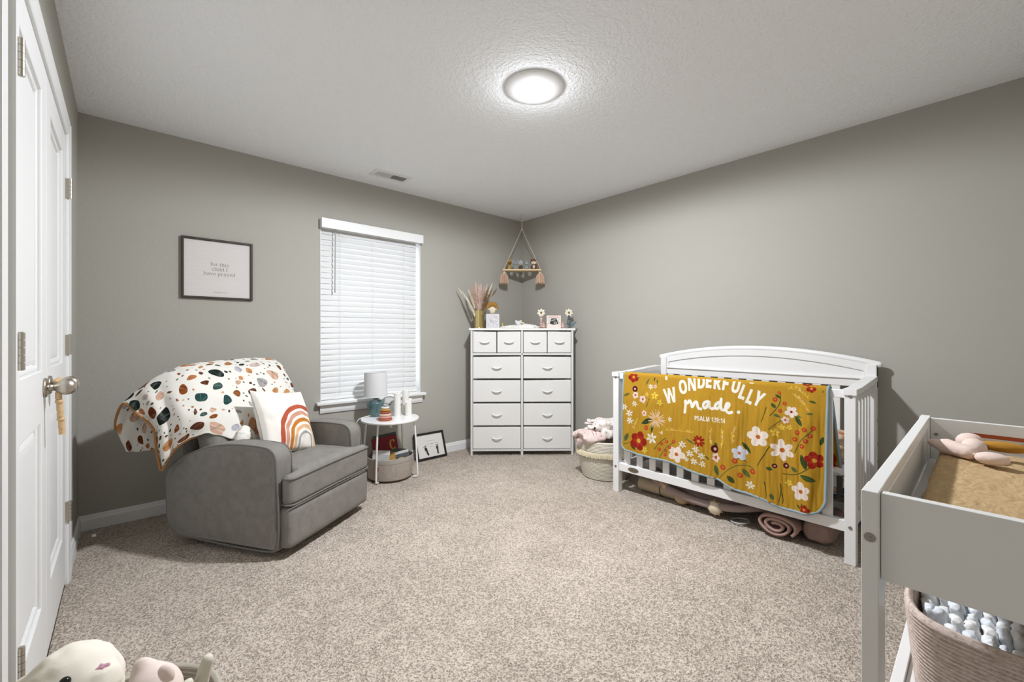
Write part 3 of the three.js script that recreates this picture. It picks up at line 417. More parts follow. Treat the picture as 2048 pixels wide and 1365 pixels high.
{
  const wax = new THREE.MeshPhysicalMaterial({ color: new THREE.Color(0.82, 0.80, 0.76), roughness: 0.45, sheen: 0.2 });
  const ridged = (r, h, ridge, slope) => { const g = new THREE.CylinderGeometry(r, r, h, 72, 6).translate(0, h / 2, 0), p = g.attributes.position; for (let i = 0; i < p.count; i++) { const a = Math.atan2(p.getZ(i), p.getX(i)), q = Math.hypot(p.getX(i), p.getZ(i)); if (q > r * 0.9) { const k = 1 + ridge * Math.cos(a * 14); p.setX(i, p.getX(i) * k); p.setZ(i, p.getZ(i) * k); } if (p.getY(i) > h - 0.001) p.setY(i, h + slope * p.getX(i) / r + 0.002 * Math.sin(a * 5)); } g.computeVertexNormals(); return g; };
  for (const [x, z, r, h, ridge, slope, label] of [[1.865, 0.285, 0.028, 0.19, 0.006, 0.002, 'white pillar candle with a smooth side beside the clock'], [1.962, 0.245, 0.027, 0.205, 0.03, 0.003, 'tallest white ribbed pillar candle at the back of the table'], [1.945, 0.325, 0.027, 0.125, 0.008, 0.016, 'shortest white pillar candle with a slanted top']]) {
    const c = onTable('pillar_candle', label, 'candle', x, z, 0, 'white candles on the side table'); mesh('wax', ridged(r, h, ridge, slope), wax, c); mesh('wick', cyl(0.001, 0.001, 0.008, 6).translate(0, h + 0.001, 0), black, c);
  }
  const k = onTable('desk_clock', 'round white clock with thin black hands behind the candles', 'clock', 1.862, 0.165, R(-38));
  mesh('case', lathe([[0, 0], [0.072, 0], [0.075, 0.004], [0.075, 0.026], [0.071, 0.030], [0.068, 0.026], [0.068, 0.021], [0, 0.021]], 56).rotateX(Math.PI / 2).translate(0, 0.083, -0.012), plasticWhite, k);
  mesh('dial', new THREE.CircleGeometry(0.067, 48).translate(0, 0.083, 0.0095), M(0xe6e6e4, 0.6, { map: canvasTex(256, 256, (c, w) => { c.fillStyle = '#fafafa'; c.fillRect(0, 0, w, w); c.fillStyle = '#b9b9b9'; c.font = '26px sans-serif'; c.textAlign = 'center'; c.textBaseline = 'middle'; for (let i = 1; i <= 12; i++) { const a = i / 12 * 6.283; c.fillText(String(i), w / 2 + Math.sin(a) * 96, w / 2 - Math.cos(a) * 96); } }) }), k);
  mesh('hand', bx(-0.0012, 0.0012, -0.008, 0.05, 0.0105, 0.0115, 0.0004).rotateZ(R(75)).translate(0, 0.083, 0), black, k); mesh('hand', bx(-0.0016, 0.0016, -0.008, 0.035, 0.0115, 0.0125, 0.0004).rotateZ(R(-35)).translate(0, 0.083, 0), black, k);
  mesh('hub', cyl(0.004, 0.004, 0.004, 14).rotateX(Math.PI / 2).translate(0, 0.083, 0.01), black, k);
  for (const s of [-1, 1]) mesh('foot', rod([s * 0.03, 0.02, 0], [s * 0.045, 0.003, 0], 0.003, 8), plasticWhite, k);
}
// books in the sling
function book(name, label, w, h, d, cover, pos, rot, front) {
  const b = thing(name, label, 'book', pos, 0, 'books in the side table sling'); b.rotation.set(...rot, 'YXZ');
  mesh('pages', sharp(-w / 2 + 0.002, w / 2 - 0.003, 0.003, h - 0.003, -d / 2 + 0.002, d / 2 - 0.002), M(0xd9d2c3, 0.9), b);
  for (const s of [-1, 1]) mesh('cover', sharp(-w / 2, w / 2, 0, h, s > 0 ? d / 2 - 0.002 : -d / 2, s > 0 ? d / 2 : -d / 2 + 0.002), cover, b);
  mesh('spine', sharp(-w / 2 - 0.001, -w / 2 + 0.001, 0, h, -d / 2, d / 2), cover, b);
  if (front) mesh('print', new THREE.PlaneGeometry(w, h).translate(0, h / 2, d / 2 + 0.0008), M(0xffffff, 0.6, { map: front }), b);
  return b;
}
{
  const [x, z] = [TB.x, TB.z];
  const redT = canvasTex(512, 384, (c, w, h) => { c.fillStyle = '#7d1424'; c.fillRect(0, 0, w, h); const r = mulberry(8); for (let i = 0; i < 200; i++) { c.fillStyle = `rgba(40,0,5,${r() * 0.12})`; c.fillRect(r() * w, r() * h, 30 * r(), 40 * r()); } c.fillStyle = '#d9a53c'; c.font = 'bold 190px serif'; c.fillText('C', w * 0.66, h * 0.52); c.font = 'bold 120px serif'; c.fillText('O', w * 0.72, h * 0.80); });
  book('hardcover_book', 'dark red hardcover book with gold letters standing in the sling', 0.20, 0.215, 0.016, M(0x7d1424, 0.5), [x + 0.006, 0.098, z - 0.054], [R(-14), R(-26), R(9)], redT);
  book('hardcover_book', 'teal grey picture book behind the red book', 0.19, 0.235, 0.012, M(0x4e5a5b, 0.6), [x + 0.024, 0.095, z - 0.078], [R(-12), R(-26), R(9)]);
  const handT = canvasTex(256, 256, (c, w, h) => { c.fillStyle = '#b9b8b6'; c.fillRect(0, 0, w, h); c.fillStyle = '#e3e1dd'; c.fillRect(0, 0, w, 50); c.strokeStyle = '#1d1d1f'; c.lineWidth = 9; c.lineCap = 'round'; for (let i = 0; i < 6; i++) { c.beginPath(); c.moveTo(165, 235); c.quadraticCurveTo(150 + i * 3, 180, 110 + i * 22, 120 + Math.abs(i - 2) * 12); c.stroke(); } });
  book('board_book', 'white board book with a black sketched hand on its cover', 0.13, 0.15, 0.028, M(0xd8d5cf, 0.5), [x - 0.096, 0.078, z + 0.012], [R(-8), R(-24), R(-6)], handT);
  book('board_book', 'mustard yellow book lying against the white board book', 0.11, 0.14, 0.014, M(0xa47b1f, 0.6), [x - 0.03, 0.068, z + 0.05], [R(-24), R(-26), R(6)]);
  const blkT = canvasTex(256, 192, (c, w, h) => { c.fillStyle = '#24282b'; c.fillRect(0, 0, w, h); c.fillStyle = '#aeb1b1'; c.fillRect(0, 0, w, 34); c.strokeStyle = '#c79a57'; c.lineWidth = 10; c.beginPath(); c.ellipse(140, 110, 40, 26, 0, 0, 6.28); c.stroke(); c.fillStyle = '#d8b98a'; c.beginPath(); c.ellipse(140, 110, 18, 12, 0, 0, 6.28); c.fill(); });
  book('board_book', 'black board book with a gold emblem leaning at the sling rim', 0.15, 0.13, 0.022, M(0x2a2e31, 0.5), [x + 0.058, 0.088, z + 0.088], [R(-34), R(-24), R(10)], blkT);
  book('soft_book', 'dark grey soft cloth book folded over beside the black book', 0.12, 0.14, 0.02, M(0x56595d, 0.9), [x + 0.03, 0.088, z + 0.03], [R(-34), R(-24), R(16)]);
}
// footprint frame leaning on the wall
{
  const f = thing('footprint_frame', 'black framed baby footprint print leaning on the baseboard', 'picture', [2.313, 0.0, 0.107], 0); f.rotation.x = R(-19);
  mesh('frame', new THREE.ExtrudeGeometry(wallShape(0.315, 0.245, [[0.02, 0.295, 0.02, 0.225]]), { depth: 0.012, bevelEnabled: true, bevelThickness: 0.002, bevelSize: 0.002, bevelOffset: -0.002, bevelSegments: 1 }).translate(-0.1575, 0.003, -0.006), M(0x15110f, 0.45), f);
  mesh('print', new THREE.PlaneGeometry(0.279, 0.209).translate(0, 0.1255, 0.001), M(0xffffff, 0.6, { map: canvasTex(1024, 768, (c, w, h) => {
    c.fillStyle = '#dad7d3'; c.fillRect(0, 0, w, h); c.strokeStyle = '#4a4745'; c.lineWidth = 4; const r = mulberry(77);
    for (const [x0, x1, y] of [[340, 700, 235], [300, 790, 335], [470, 640, 425]]) { c.beginPath(); let x = x0; c.moveTo(x, y); while (x < x1) { const L = 9 + r() * 10; if (r() < 0.16) { x += 16; c.moveTo(x, y); } else { c.quadraticCurveTo(x + L * 0.4, y - (r() < 0.25 ? 42 : 20) * (0.5 + r()), x + L, y + (r() - 0.5) * 6); x += L; } } c.stroke(); }
    const foot = (fx, fy, s, rot) => { c.save(); c.translate(fx, fy); c.rotate(rot); c.fillStyle = '#2b2a2a'; c.beginPath(); c.ellipse(0, -50 * s, 34 * s, 48 * s, 0, 0, 6.28); c.fill(); c.beginPath(); c.ellipse(8 * s, 20 * s, 24 * s, 58 * s, 0.1, 0, 6.28); c.fill(); c.beginPath(); c.ellipse(14 * s, 72 * s, 24 * s, 30 * s, 0, 0, 6.28); c.fill(); for (let i = 0; i < 5; i++) { c.beginPath(); c.ellipse((-36 + i * 17) * s, (-108 - (i === 3 ? 12 : i * 3)) * s, (i === 3 ? 13 : 8) * s, (i === 3 ? 14 : 9) * s, 0, 0, 6.28); c.fill(); } c.restore(); };
    foot(330, 560, 1.5, -0.22); foot(750, 560, 1.42, 0.08); c.globalAlpha = 0.5; c.fillStyle = '#dad7d3'; for (let i = 0; i < 60; i++) c.fillRect(715 + r() * 90, 470 + r() * 170, 3 + r() * 10, 2 + r() * 5);
  }) }), f);
  mesh('backing', sharp(-0.15, 0.15, 0.01, 0.24, -0.007, -0.002), black, f);
}

// ---------------------------------------------------------------- dresser in the corner
const DR = { pos: [2.638, 0, 0.252], turn: -R(41.16) };   // local x along the front, local z out of the front
{
  const d = thing('dresser', 'tall white fabric dresser with twelve drawers across the corner', 'dresser', DR.pos, DR.turn);
  const steel = M(new THREE.Color(0.70, 0.70, 0.69), 0.45), dep = -0.29;
  mesh('top_board', bx(-0.016, 0.998, 1.194, 1.213, dep - 0.005, 0.006, 0.002), paintWhite, d);
  for (const x of [0.0, 0.481, 0.962]) for (const z of [-0.02, dep]) mesh('post', bx(x, x + 0.02, 0, 1.194, z, z + 0.02, 0.002), steel, d);
  for (const [y0, y1] of [[0.957, 0.977], [0.042, 0.06]]) mesh('front_rail', bx(0.02, 0.962, y0, y1, -0.02, 0, 0.002), steel, d);
  for (const x of [0.0, 0.962]) for (const y of [0.042, 0.5, 0.957]) mesh('side_rail', bx(x, x + 0.02, y, y + 0.02, dep + 0.02, -0.02, 0.002), steel, d);
  mesh('back_panel', sharp(0.02, 0.962, 0.06, 1.19, dep + 0.002, dep + 0.008), M(0xbdbbb8, 0.9), d);
  const drawFab = M(new THREE.Color(0.78, 0.77, 0.745), 0.8, { bumpMap: withRepeat(weave, 3), bumpScale: 0.0004 });
  const pull = tube([[-0.043, 0, -0.002], [-0.040, -0.002, 0.010], [-0.025, -0.006, 0.017], [0, -0.0085, 0.020], [0.025, -0.006, 0.017], [0.040, -0.002, 0.010], [0.043, 0, -0.002]], 0.006, 30, 8).scale(1, 1.15, 1);
  function drawer(x0, x1, y0, y1) {
    const jog = (rnd() - 0.5) * 0.005, tilt = (rnd() - 0.5) * 0.006, front = new THREE.PlaneGeometry(x1 - x0, y1 - y0, 16, 12), p = front.attributes.position;
    const body = mesh('drawer', nets_front(x0, x1, y0, y1, jog, tilt), drawFab, d);
    mesh('drawer_pull', pull, plasticWhite, body, [(x0 + x1) / 2, (y0 + y1) / 2 + 0.004, 0.006 + jog]);
  }
  function nets_front(x0, x1, y0, y1, jog, tilt) {   // padded fabric box, a little crooked
    const g = box(x1 - x0, y1 - y0, 0.27, 0.006, 3), p = g.attributes.position, w = (x1 - x0) / 2, h = (y1 - y0) / 2;
    for (let i = 0; i < p.count; i++) { const x = p.getX(i), y = p.getY(i), z = p.getZ(i); if (y > h * 0.5) p.setY(i, y + tilt * x / w - (z > 0 && Math.abs(x) > w * 0.8 ? 0.003 : 0)); }
    g.computeVertexNormals(); return g.translate((x0 + x1) / 2, (y0 + y1) / 2, -0.137 + 0.006 + jog);
  }
  for (const [a, b] of [[0.024, 0.2465], [0.2545, 0.477], [0.505, 0.7275], [0.7355, 0.958]]) drawer(a, b, 0.981, 1.184);
  for (let r = 0; r < 4; r++) for (const [a, b] of [[0.024, 0.477], [0.505, 0.958]]) { const y0 = 0.064 + r * 0.2235; drawer(a, b, y0, y0 + 0.209); }
}
const topY = 1.213;
function onDresser(name, label, cat, s, back, group, turn = 0) { const p = V(s, topY, -back).applyAxisAngle(V(0, 1, 0), DR.turn); return thing(name, label, cat, [p.x + DR.pos[0], topY, p.z + DR.pos[2]], DR.turn + turn, group); }
{
  const v = onDresser('brass_vase', 'shiny brass cylinder vase on the dresser', 'vase', 0.075, 0.12);
  mesh('body', lathe([[0, 0], [0.042, 0], [0.046, 0.004], [0.046, 0.008], [0.0435, 0.011], [0.0445, 0.178], [0.0425, 0.18], [0.041, 0.176], [0.040, 0.012], [0, 0.012]], 56), brass, v);
  const b = onDresser('dried_bouquet', 'bunch of pink, white and brown dried pampas plumes in the vase', 'bouquet', 0.075, 0.12);
  const r = mulberry(41), pampas = [M(0xe0c6ba, 0.95), M(0xd4b3a2, 0.95), M(0xe8e3d4, 0.95), M(0x8f7153, 0.95), M(0xdccdb6, 0.95)], stemM = M(0xb39a72, 0.9);
  function plume(tx, ty, tz, mat, fat, len) {
    const base = V((r() - 0.5) * 0.03, 0.03, (r() - 0.5) * 0.03), tip = V(tx, ty, tz), bend = V(tx * 0.35, ty * 0.55, tz * 0.35);
    const curve = new THREE.QuadraticBezierCurve3(base, bend, tip), list = [];
    for (let i = 0; i < 200; i++) { const t = 1 - len * Math.pow(r(), 0.9), p = curve.getPoint(t), dir = curve.getTangent(t), a = r() * 6.283, k = (1 - t) / len, s = fat * Math.sin(Math.PI * clamp(0.12 + 0.88 * (1 - k) , 0, 1)) * 0.9 + 0.002; const side = V(Math.cos(a), 0.3 * (r() - 0.5), Math.sin(a)); const e = p.clone().addScaledVector(dir, 0.02 + r() * 0.025).addScaledVector(side, s * (0.4 + r() * 0.7)); const L = e.distanceTo(p); const g = new THREE.ConeGeometry(0.0018 + r() * 0.0016, L, 4, 1).translate(0, L / 2, 0); g.applyQuaternion(new THREE.Quaternion().setFromUnitVectors(V(0, 1, 0), e.sub(p).normalize())); list.push(g.translate(p.x, p.y, p.z)); }
    const m = mesh('plume', merge(list), mat, b); m.userData.kind = 'stuff'; mesh('stem', new THREE.TubeGeometry(curve, 12, 0.0014, 5), stemM, b);
  }
  for (const [x, y, z, m, f, l] of [[-0.03, 0.43, 0.02, 0, 0.03, 0.5], [0.02, 0.42, 0.03, 0, 0.034, 0.5], [0.05, 0.40, 0.0, 1, 0.03, 0.5], [-0.07, 0.41, 0.0, 1, 0.026, 0.45], [-0.02, 0.44, -0.03, 1, 0.022, 0.4], [-0.10, 0.37, 0.03, 4, 0.022, 0.4], [-0.15, 0.34, 0.02, 2, 0.022, 0.55], [-0.13, 0.31, 0.05, 2, 0.024, 0.6], [-0.19, 0.375, 0.0, 2, 0.01, 0.2], [0.09, 0.39, 0.0, 3, 0.03, 0.5], [0.115, 0.36, 0.02, 3, 0.026, 0.45], [0.12, 0.42, -0.01, 2, 0.008, 0.25], [0.155, 0.365, 0.0, 3, 0.009, 0.12], [0.075, 0.42, -0.03, 4, 0.016, 0.35], [0.0, 0.40, 0.045, 0, 0.034, 0.55]]) plume(x, y, z, pampas[m], f * 1.25, Math.min(0.8, l * 1.35));
}
{
  const b = onDresser('keepsake_box', 'white keepsake box with a sketched floral front on the dresser', 'box', 0.212, 0.105, undefined, R(-4));
  mesh('body', bx(-0.063, 0.063, 0, 0.140, -0.05, 0.05, 0.002), M(0xdedbd7, 0.7), b);
  mesh('front_print', new THREE.PlaneGeometry(0.118, 0.134).translate(0, 0.07, 0.0508), M(0xffffff, 0.7, { map: canvasTex(256, 288, (c, w, h) => { c.fillStyle = '#cfccd0'; c.fillRect(0, 0, w, h); const r = mulberry(15); c.lineCap = 'round'; for (let i = 0; i < 70; i++) { c.strokeStyle = ['#8f8c94', '#77747c', '#efeef0', '#b09aa0'][Math.floor(r() * 4)]; c.lineWidth = 2 + r() * 3; const x = 20 + r() * (w - 40), y = 20 + r() * (h - 40); c.beginPath(); c.moveTo(x, y); c.quadraticCurveTo(x + (r() - 0.5) * 50, y + (r() - 0.5) * 50, x + (r() - 0.5) * 60, y + (r() - 0.5) * 60); c.stroke(); } }) }), b);
  // gnome-like soft doll with a mustard hood sitting on the box
  const p = V(0.205, topY + 0.1405, -0.105).applyAxisAngle(V(0, 1, 0), DR.turn), g = thing('soft_doll', 'soft doll with a floppy mustard hood sitting on the keepsake box', 'doll', [p.x + DR.pos[0], p.y, p.z + DR.pos[2]], DR.turn);
  mesh('body', nets((x, y, z) => smin(smin(cap(x, y, z, [0, 0.012, 0], [0, 0.045, 0], 0.030, 0.022), cap(x, y, z, [-0.02, 0.03, 0.01], [-0.05, 0.032, 0.015], 0.010, 0.006), 0.01), cap(x, y, z, [0.02, 0.03, 0.01], [0.05, 0.03, 0.015], 0.010, 0.006), 0.01), [-0.07, -0.02, -0.04], [0.07, 0.075, 0.04], 0.005).translate(0, 0.018, 0), M(0xd9cdb6, 0.95), g);
  mesh('hood', nets((x, y, z) => smin(smin(ell(x, y, z, [0, 0.082, 0], [0.040, 0.026, 0.034]), cap(x, y, z, [-0.028, 0.082, 0.004], [-0.050, 0.048, 0.014], 0.021, 0.014), 0.008), cap(x, y, z, [0.026, 0.080, 0.004], [0.048, 0.042, 0.012], 0.020, 0.012), 0.008), [-0.085, 0.015, -0.05], [0.085, 0.125, 0.05], 0.0045).translate(0, 0.012, 0), M(0x9a7230, 0.95), g);
}
{
  const c = onDresser('folded_muslin', 'crumpled white muslin with a small teddy head lying on the dresser', 'cloth', 0.46, 0.12);
  mesh('cloth', nets((x, y, z) => { const w = 0.012 * N3(x * 22, y * 22, z * 22) + 0.006 * N3(x * 60, y * 60, z * 60); return Math.max(smin(ell(x, y, z, [0, 0.0, 0], [0.185, 0.034, 0.085]), ell(x, y, z, [0.09, 0.01, 0.02], [0.09, 0.034, 0.05]), 0.02) + w * 0.5, -y + 0.001); }, [-0.2, 0, -0.1], [0.2, 0.06, 0.1], 0.007), M(0xe6e3dd, 0.95), c);
  mesh('teddy_head', nets((x, y, z) => smin(smin(ell(x, y, z, [0, 0.05, 0.02], [0.03, 0.026, 0.026]), ell(x, y, z, [-0.024, 0.072, 0.018], [0.011, 0.011, 0.008]), 0.008), smin(ell(x, y, z, [0.024, 0.072, 0.018], [0.011, 0.011, 0.008]), ell(x, y, z, [0.004, 0.045, 0.042], [0.013, 0.011, 0.01]), 0.005), 0.008), [-0.05, 0.015, -0.02], [0.05, 0.095, 0.06], 0.004), M(0xd3d4d2, 0.95), c);
  mesh('bow', nets((x, y, z) => smin(ell(x, y, z, [0.028, 0.058, 0.04], [0.012, 0.009, 0.006]), ell(x, y, z, [0.048, 0.052, 0.036], [0.012, 0.009, 0.006]), 0.005), [0.0, 0.03, 0.02], [0.07, 0.08, 0.055], 0.0035), M(0xd8c5a6, 0.9), c);
}
function daisy(s, label, beadCols) {
  const d = onDresser('daisy_figure', label, 'ornament', s, 0.10, 'daisy ornaments on the dresser');
  mesh('foot', lathe([[0, 0], [0.026, 0], [0.027, 0.004], [0.02, 0.009], [0, 0.009]], 28), M(0x8d7a63, 0.7), d);
  beadCols.forEach((c, i) => mesh('bead', new THREE.SphereGeometry(0.0135, 18, 14), M(c, 0.55), d, [0, 0.021 + i * 0.0245, 0]));
  const fl = new THREE.Group(); fl.name = 'flower'; fl.position.set(0, 0.155, 0.0); d.add(fl);
  const petal = new THREE.SphereGeometry(1, 14, 10).scale(0.0115, 0.0165, 0.006).translate(0, 0.024, 0), pm = M(0xe9e2d2, 0.7);
  for (let i = 0; i < 7; i++) mesh('petal', petal, pm, fl, [0, 0, 0], [0, 0, i / 7 * 6.283]);
  mesh('eye', new THREE.SphereGeometry(0.011, 16, 12).scale(1, 1, 0.7).translate(0, 0, 0.004), M(0x8b6a1e, 0.7), fl);
}
daisy(0.682, 'wooden daisy ornament on a stem of pale pink beads', [0xcbaaa4, 0xd2b3ac, 0xc7a49e, 0xd8bfb8, 0xcdb0aa]);
daisy(0.953, 'wooden daisy ornament on a stem of slate blue beads', [0x6d7a80, 0x5b666b, 0x707c80, 0x596166, 0x66666a]);
{
  const f = onDresser('scan_frame', 'pale pink picture frame holding an ultrasound scan', 'picture', 0.803, 0.085);
  mesh('frame', bx(-0.071, 0.071, 0, 0.127, -0.008, 0.008, 0.002), M(0xdcc3ba, 0.6), f);
  mesh('print', new THREE.PlaneGeometry(0.134, 0.12).translate(0, 0.063, 0.0088), M(0xffffff, 0.6, { map: canvasTex(384, 344, (c, w, h) => { c.fillStyle = '#e2d6cd'; c.fillRect(0, 0, w, h); const r = mulberry(18); for (let i = 0; i < 60; i++) { c.fillStyle = ['#c79a95', '#b9aaa0', '#cdb7a6', '#a9836f'][i % 4]; c.beginPath(); c.ellipse(r() < 0.5 ? 20 + r() * 60 : w - 80 + r() * 60, 30 + r() * 210, 4 + r() * 8, 3 + r() * 5, r() * 3, 0, 6.28); c.fill(); } c.fillStyle = '#b06f6c'; for (let i = 0; i < 11; i++) c.fillRect(60 + i * 24, 22 + Math.sin(i) * 4, 14, 24); c.fillStyle = '#1c1d1d'; c.beginPath(); c.moveTo(120, 75); c.quadraticCurveTo(195, 60, 265, 75); c.lineTo(320, 210); c.quadraticCurveTo(200, 285, 78, 210); c.closePath(); c.fill(); c.save(); c.clip(); c.fillStyle = '#8f928f'; c.beginPath(); c.ellipse(180, 120, 70, 24, -0.3, 0, 6.28); c.fill(); c.fillStyle = '#a5a8a5'; c.beginPath(); c.ellipse(235, 195, 48, 40, 0, 0, 6.28); c.fill(); c.fillStyle = '#4c4f4e'; c.beginPath(); c.ellipse(235, 195, 25, 20, 0, 0, 6.28); c.fill(); for (let i = 0; i < 300; i++) { c.fillStyle = `rgba(220,220,215,${r() * 0.35})`; c.fillRect(70 + r() * 250, 70 + r() * 190, 3, 3); } c.restore(); }) }), f);
  mesh('easel_back', bx(-0.03, 0.03, 0, 0.09, -0.045, -0.04, 0.001).rotateX(0.25).translate(0, 0.006, 0.006), M(0x8d7a63, 0.8), f);
  const soft = (s, label, col, k) => { const o = onDresser('bootie', label, 'bootie', s, 0.12, 'booties on the dresser'); mesh('shoe', nets((x, y, z) => smin(ell(x, y, z, [0, 0.018, 0.012], [0.02, 0.018, 0.03]), cap(x, y, z, [0, 0.02, -0.008], [0, 0.045 * k, -0.01], 0.017, 0.016), 0.014) + 0.0012 * N3(x * 160, y * 160, z * 160), [-0.03, -0.002, -0.035], [0.03, 0.075, 0.05], 0.0035), M(col, 0.95), o); mesh('cuff', new THREE.TorusGeometry(0.015, 0.005, 8, 22).rotateX(Math.PI / 2).translate(0, 0.047 * k + 0.012, -0.01), M(col, 0.95), o); };
  soft(0.706, 'pale pink knitted bootie beside the pink-beaded daisy', 0xcfaea6, 1.0); soft(0.893, 'pale pink knitted bootie between scan frame and blue-beaded daisy', 0xd6b7ad, 1.1);
  const sp = onDresser('blue_sprig', 'dusty blue fabric sprig leaning by the dark-beaded daisy', 'ornament', 0.985, 0.07); const bm = M(0x6b7d86, 0.9);
  for (let i = 0; i < 7; i++) mesh('leaf', new THREE.SphereGeometry(1, 10, 8).scale(0.007, 0.018, 0.003).translate(0, 0.016, 0), bm, sp, [-0.004 + i * 0.0025, 0.012 + i * 0.006, 0], [0.2, 0, (i % 2 ? 1 : -1) * (0.5 + i * 0.05)]);
  mesh('stem', rod([-0.006, 0, 0], [0.014, 0.06, 0], 0.002, 6), bm, sp);
  const yb = onDresser('yellow_block', 'tiny yellow wooden block behind the muslin', 'toy', 0.305, 0.17); mesh('cube', bx(-0.014, 0.014, 0, 0.028, -0.014, 0.014, 0.003), M(0xc2a640, 0.6), yb); mesh('knob', cyl(0.006, 0.006, 0.028, 12).translate(0, 0.028, 0), M(0xd9c26a, 0.6), yb);
}
// ---------------------------------------------------------------- hanging corner shelf with little animals
{
  const hx = 3.342, hz = 0.221, s = thing('hanging_shelf', 'wooden swing shelf on rope with pink tassels hanging in the corner', 'shelf', [hx, 1.83, hz], -R(42));
  const rope = M(0xcdbfa8, 0.9), wood = M(0xdcc197, 0.6), tas = M(0xe2c0a8, 0.95);
  mesh('board', bx(-0.205, 0.205, 0, 0.018, -0.062, 0.062, 0.003), wood, s);
  for (const x of [-0.19, 0.19]) for (const z of [-0.048, 0.048]) mesh('rope', tube([[x, 0.0, z], [x * 0.98, 0.03, z * 0.97], [0.0 + Math.sign(x) * 0.006, 0.445, z * 0.1], [Math.sign(x) * 0.008, 0.5, z * 0.1], [Math.sign(x) * 0.006, 0.565, z * 0.08]], 0.0035, 40, 7), rope, s);
  mesh('knot', new THREE.SphereGeometry(0.011, 14, 10).scale(1, 1.3, 1).translate(0, 0.447, 0), rope, s);
  mesh('hook', merge([new THREE.TorusGeometry(0.012, 0.0025, 8, 24, 4.6).translate(0, 0.578, 0), cyl(0.0025, 0.0025, 0.016, 8).translate(0, 0.59, 0), cyl(0.011, 0.012, 0.005, 20).translate(0, 0.604, 0)]), M(0xdedede, 0.3, { metalness: 0.6 }), s);
  const r = mulberry(31);
  for (const x of [-0.19, 0.19]) { const g = new THREE.Group(); g.name = 'tassel'; g.position.set(x, -0.004, 0.03); s.add(g); mesh('tassel_head', cyl(0.015, 0.013, 0.022, 18).translate(0, -0.022, 0), M(0xd9c3ac, 0.9), g);
    const list = []; for (let i = 0; i < 150; i++) { const a = r() * 6.283, q = Math.sqrt(r()), R1 = 0.050 * q, L = 0.098 + r() * 0.02; list.push(tube([[Math.cos(a) * 0.013 * q, -0.02, Math.sin(a) * 0.013 * q], [Math.cos(a) * R1 * 0.8, -0.05, Math.sin(a) * R1 * 0.8], [Math.cos(a) * R1, -0.02 - L, Math.sin(a) * R1]], 0.0019, 5, 4)); }
    mesh('threads', merge(list), tas, g).userData.kind = 'stuff'; }
}
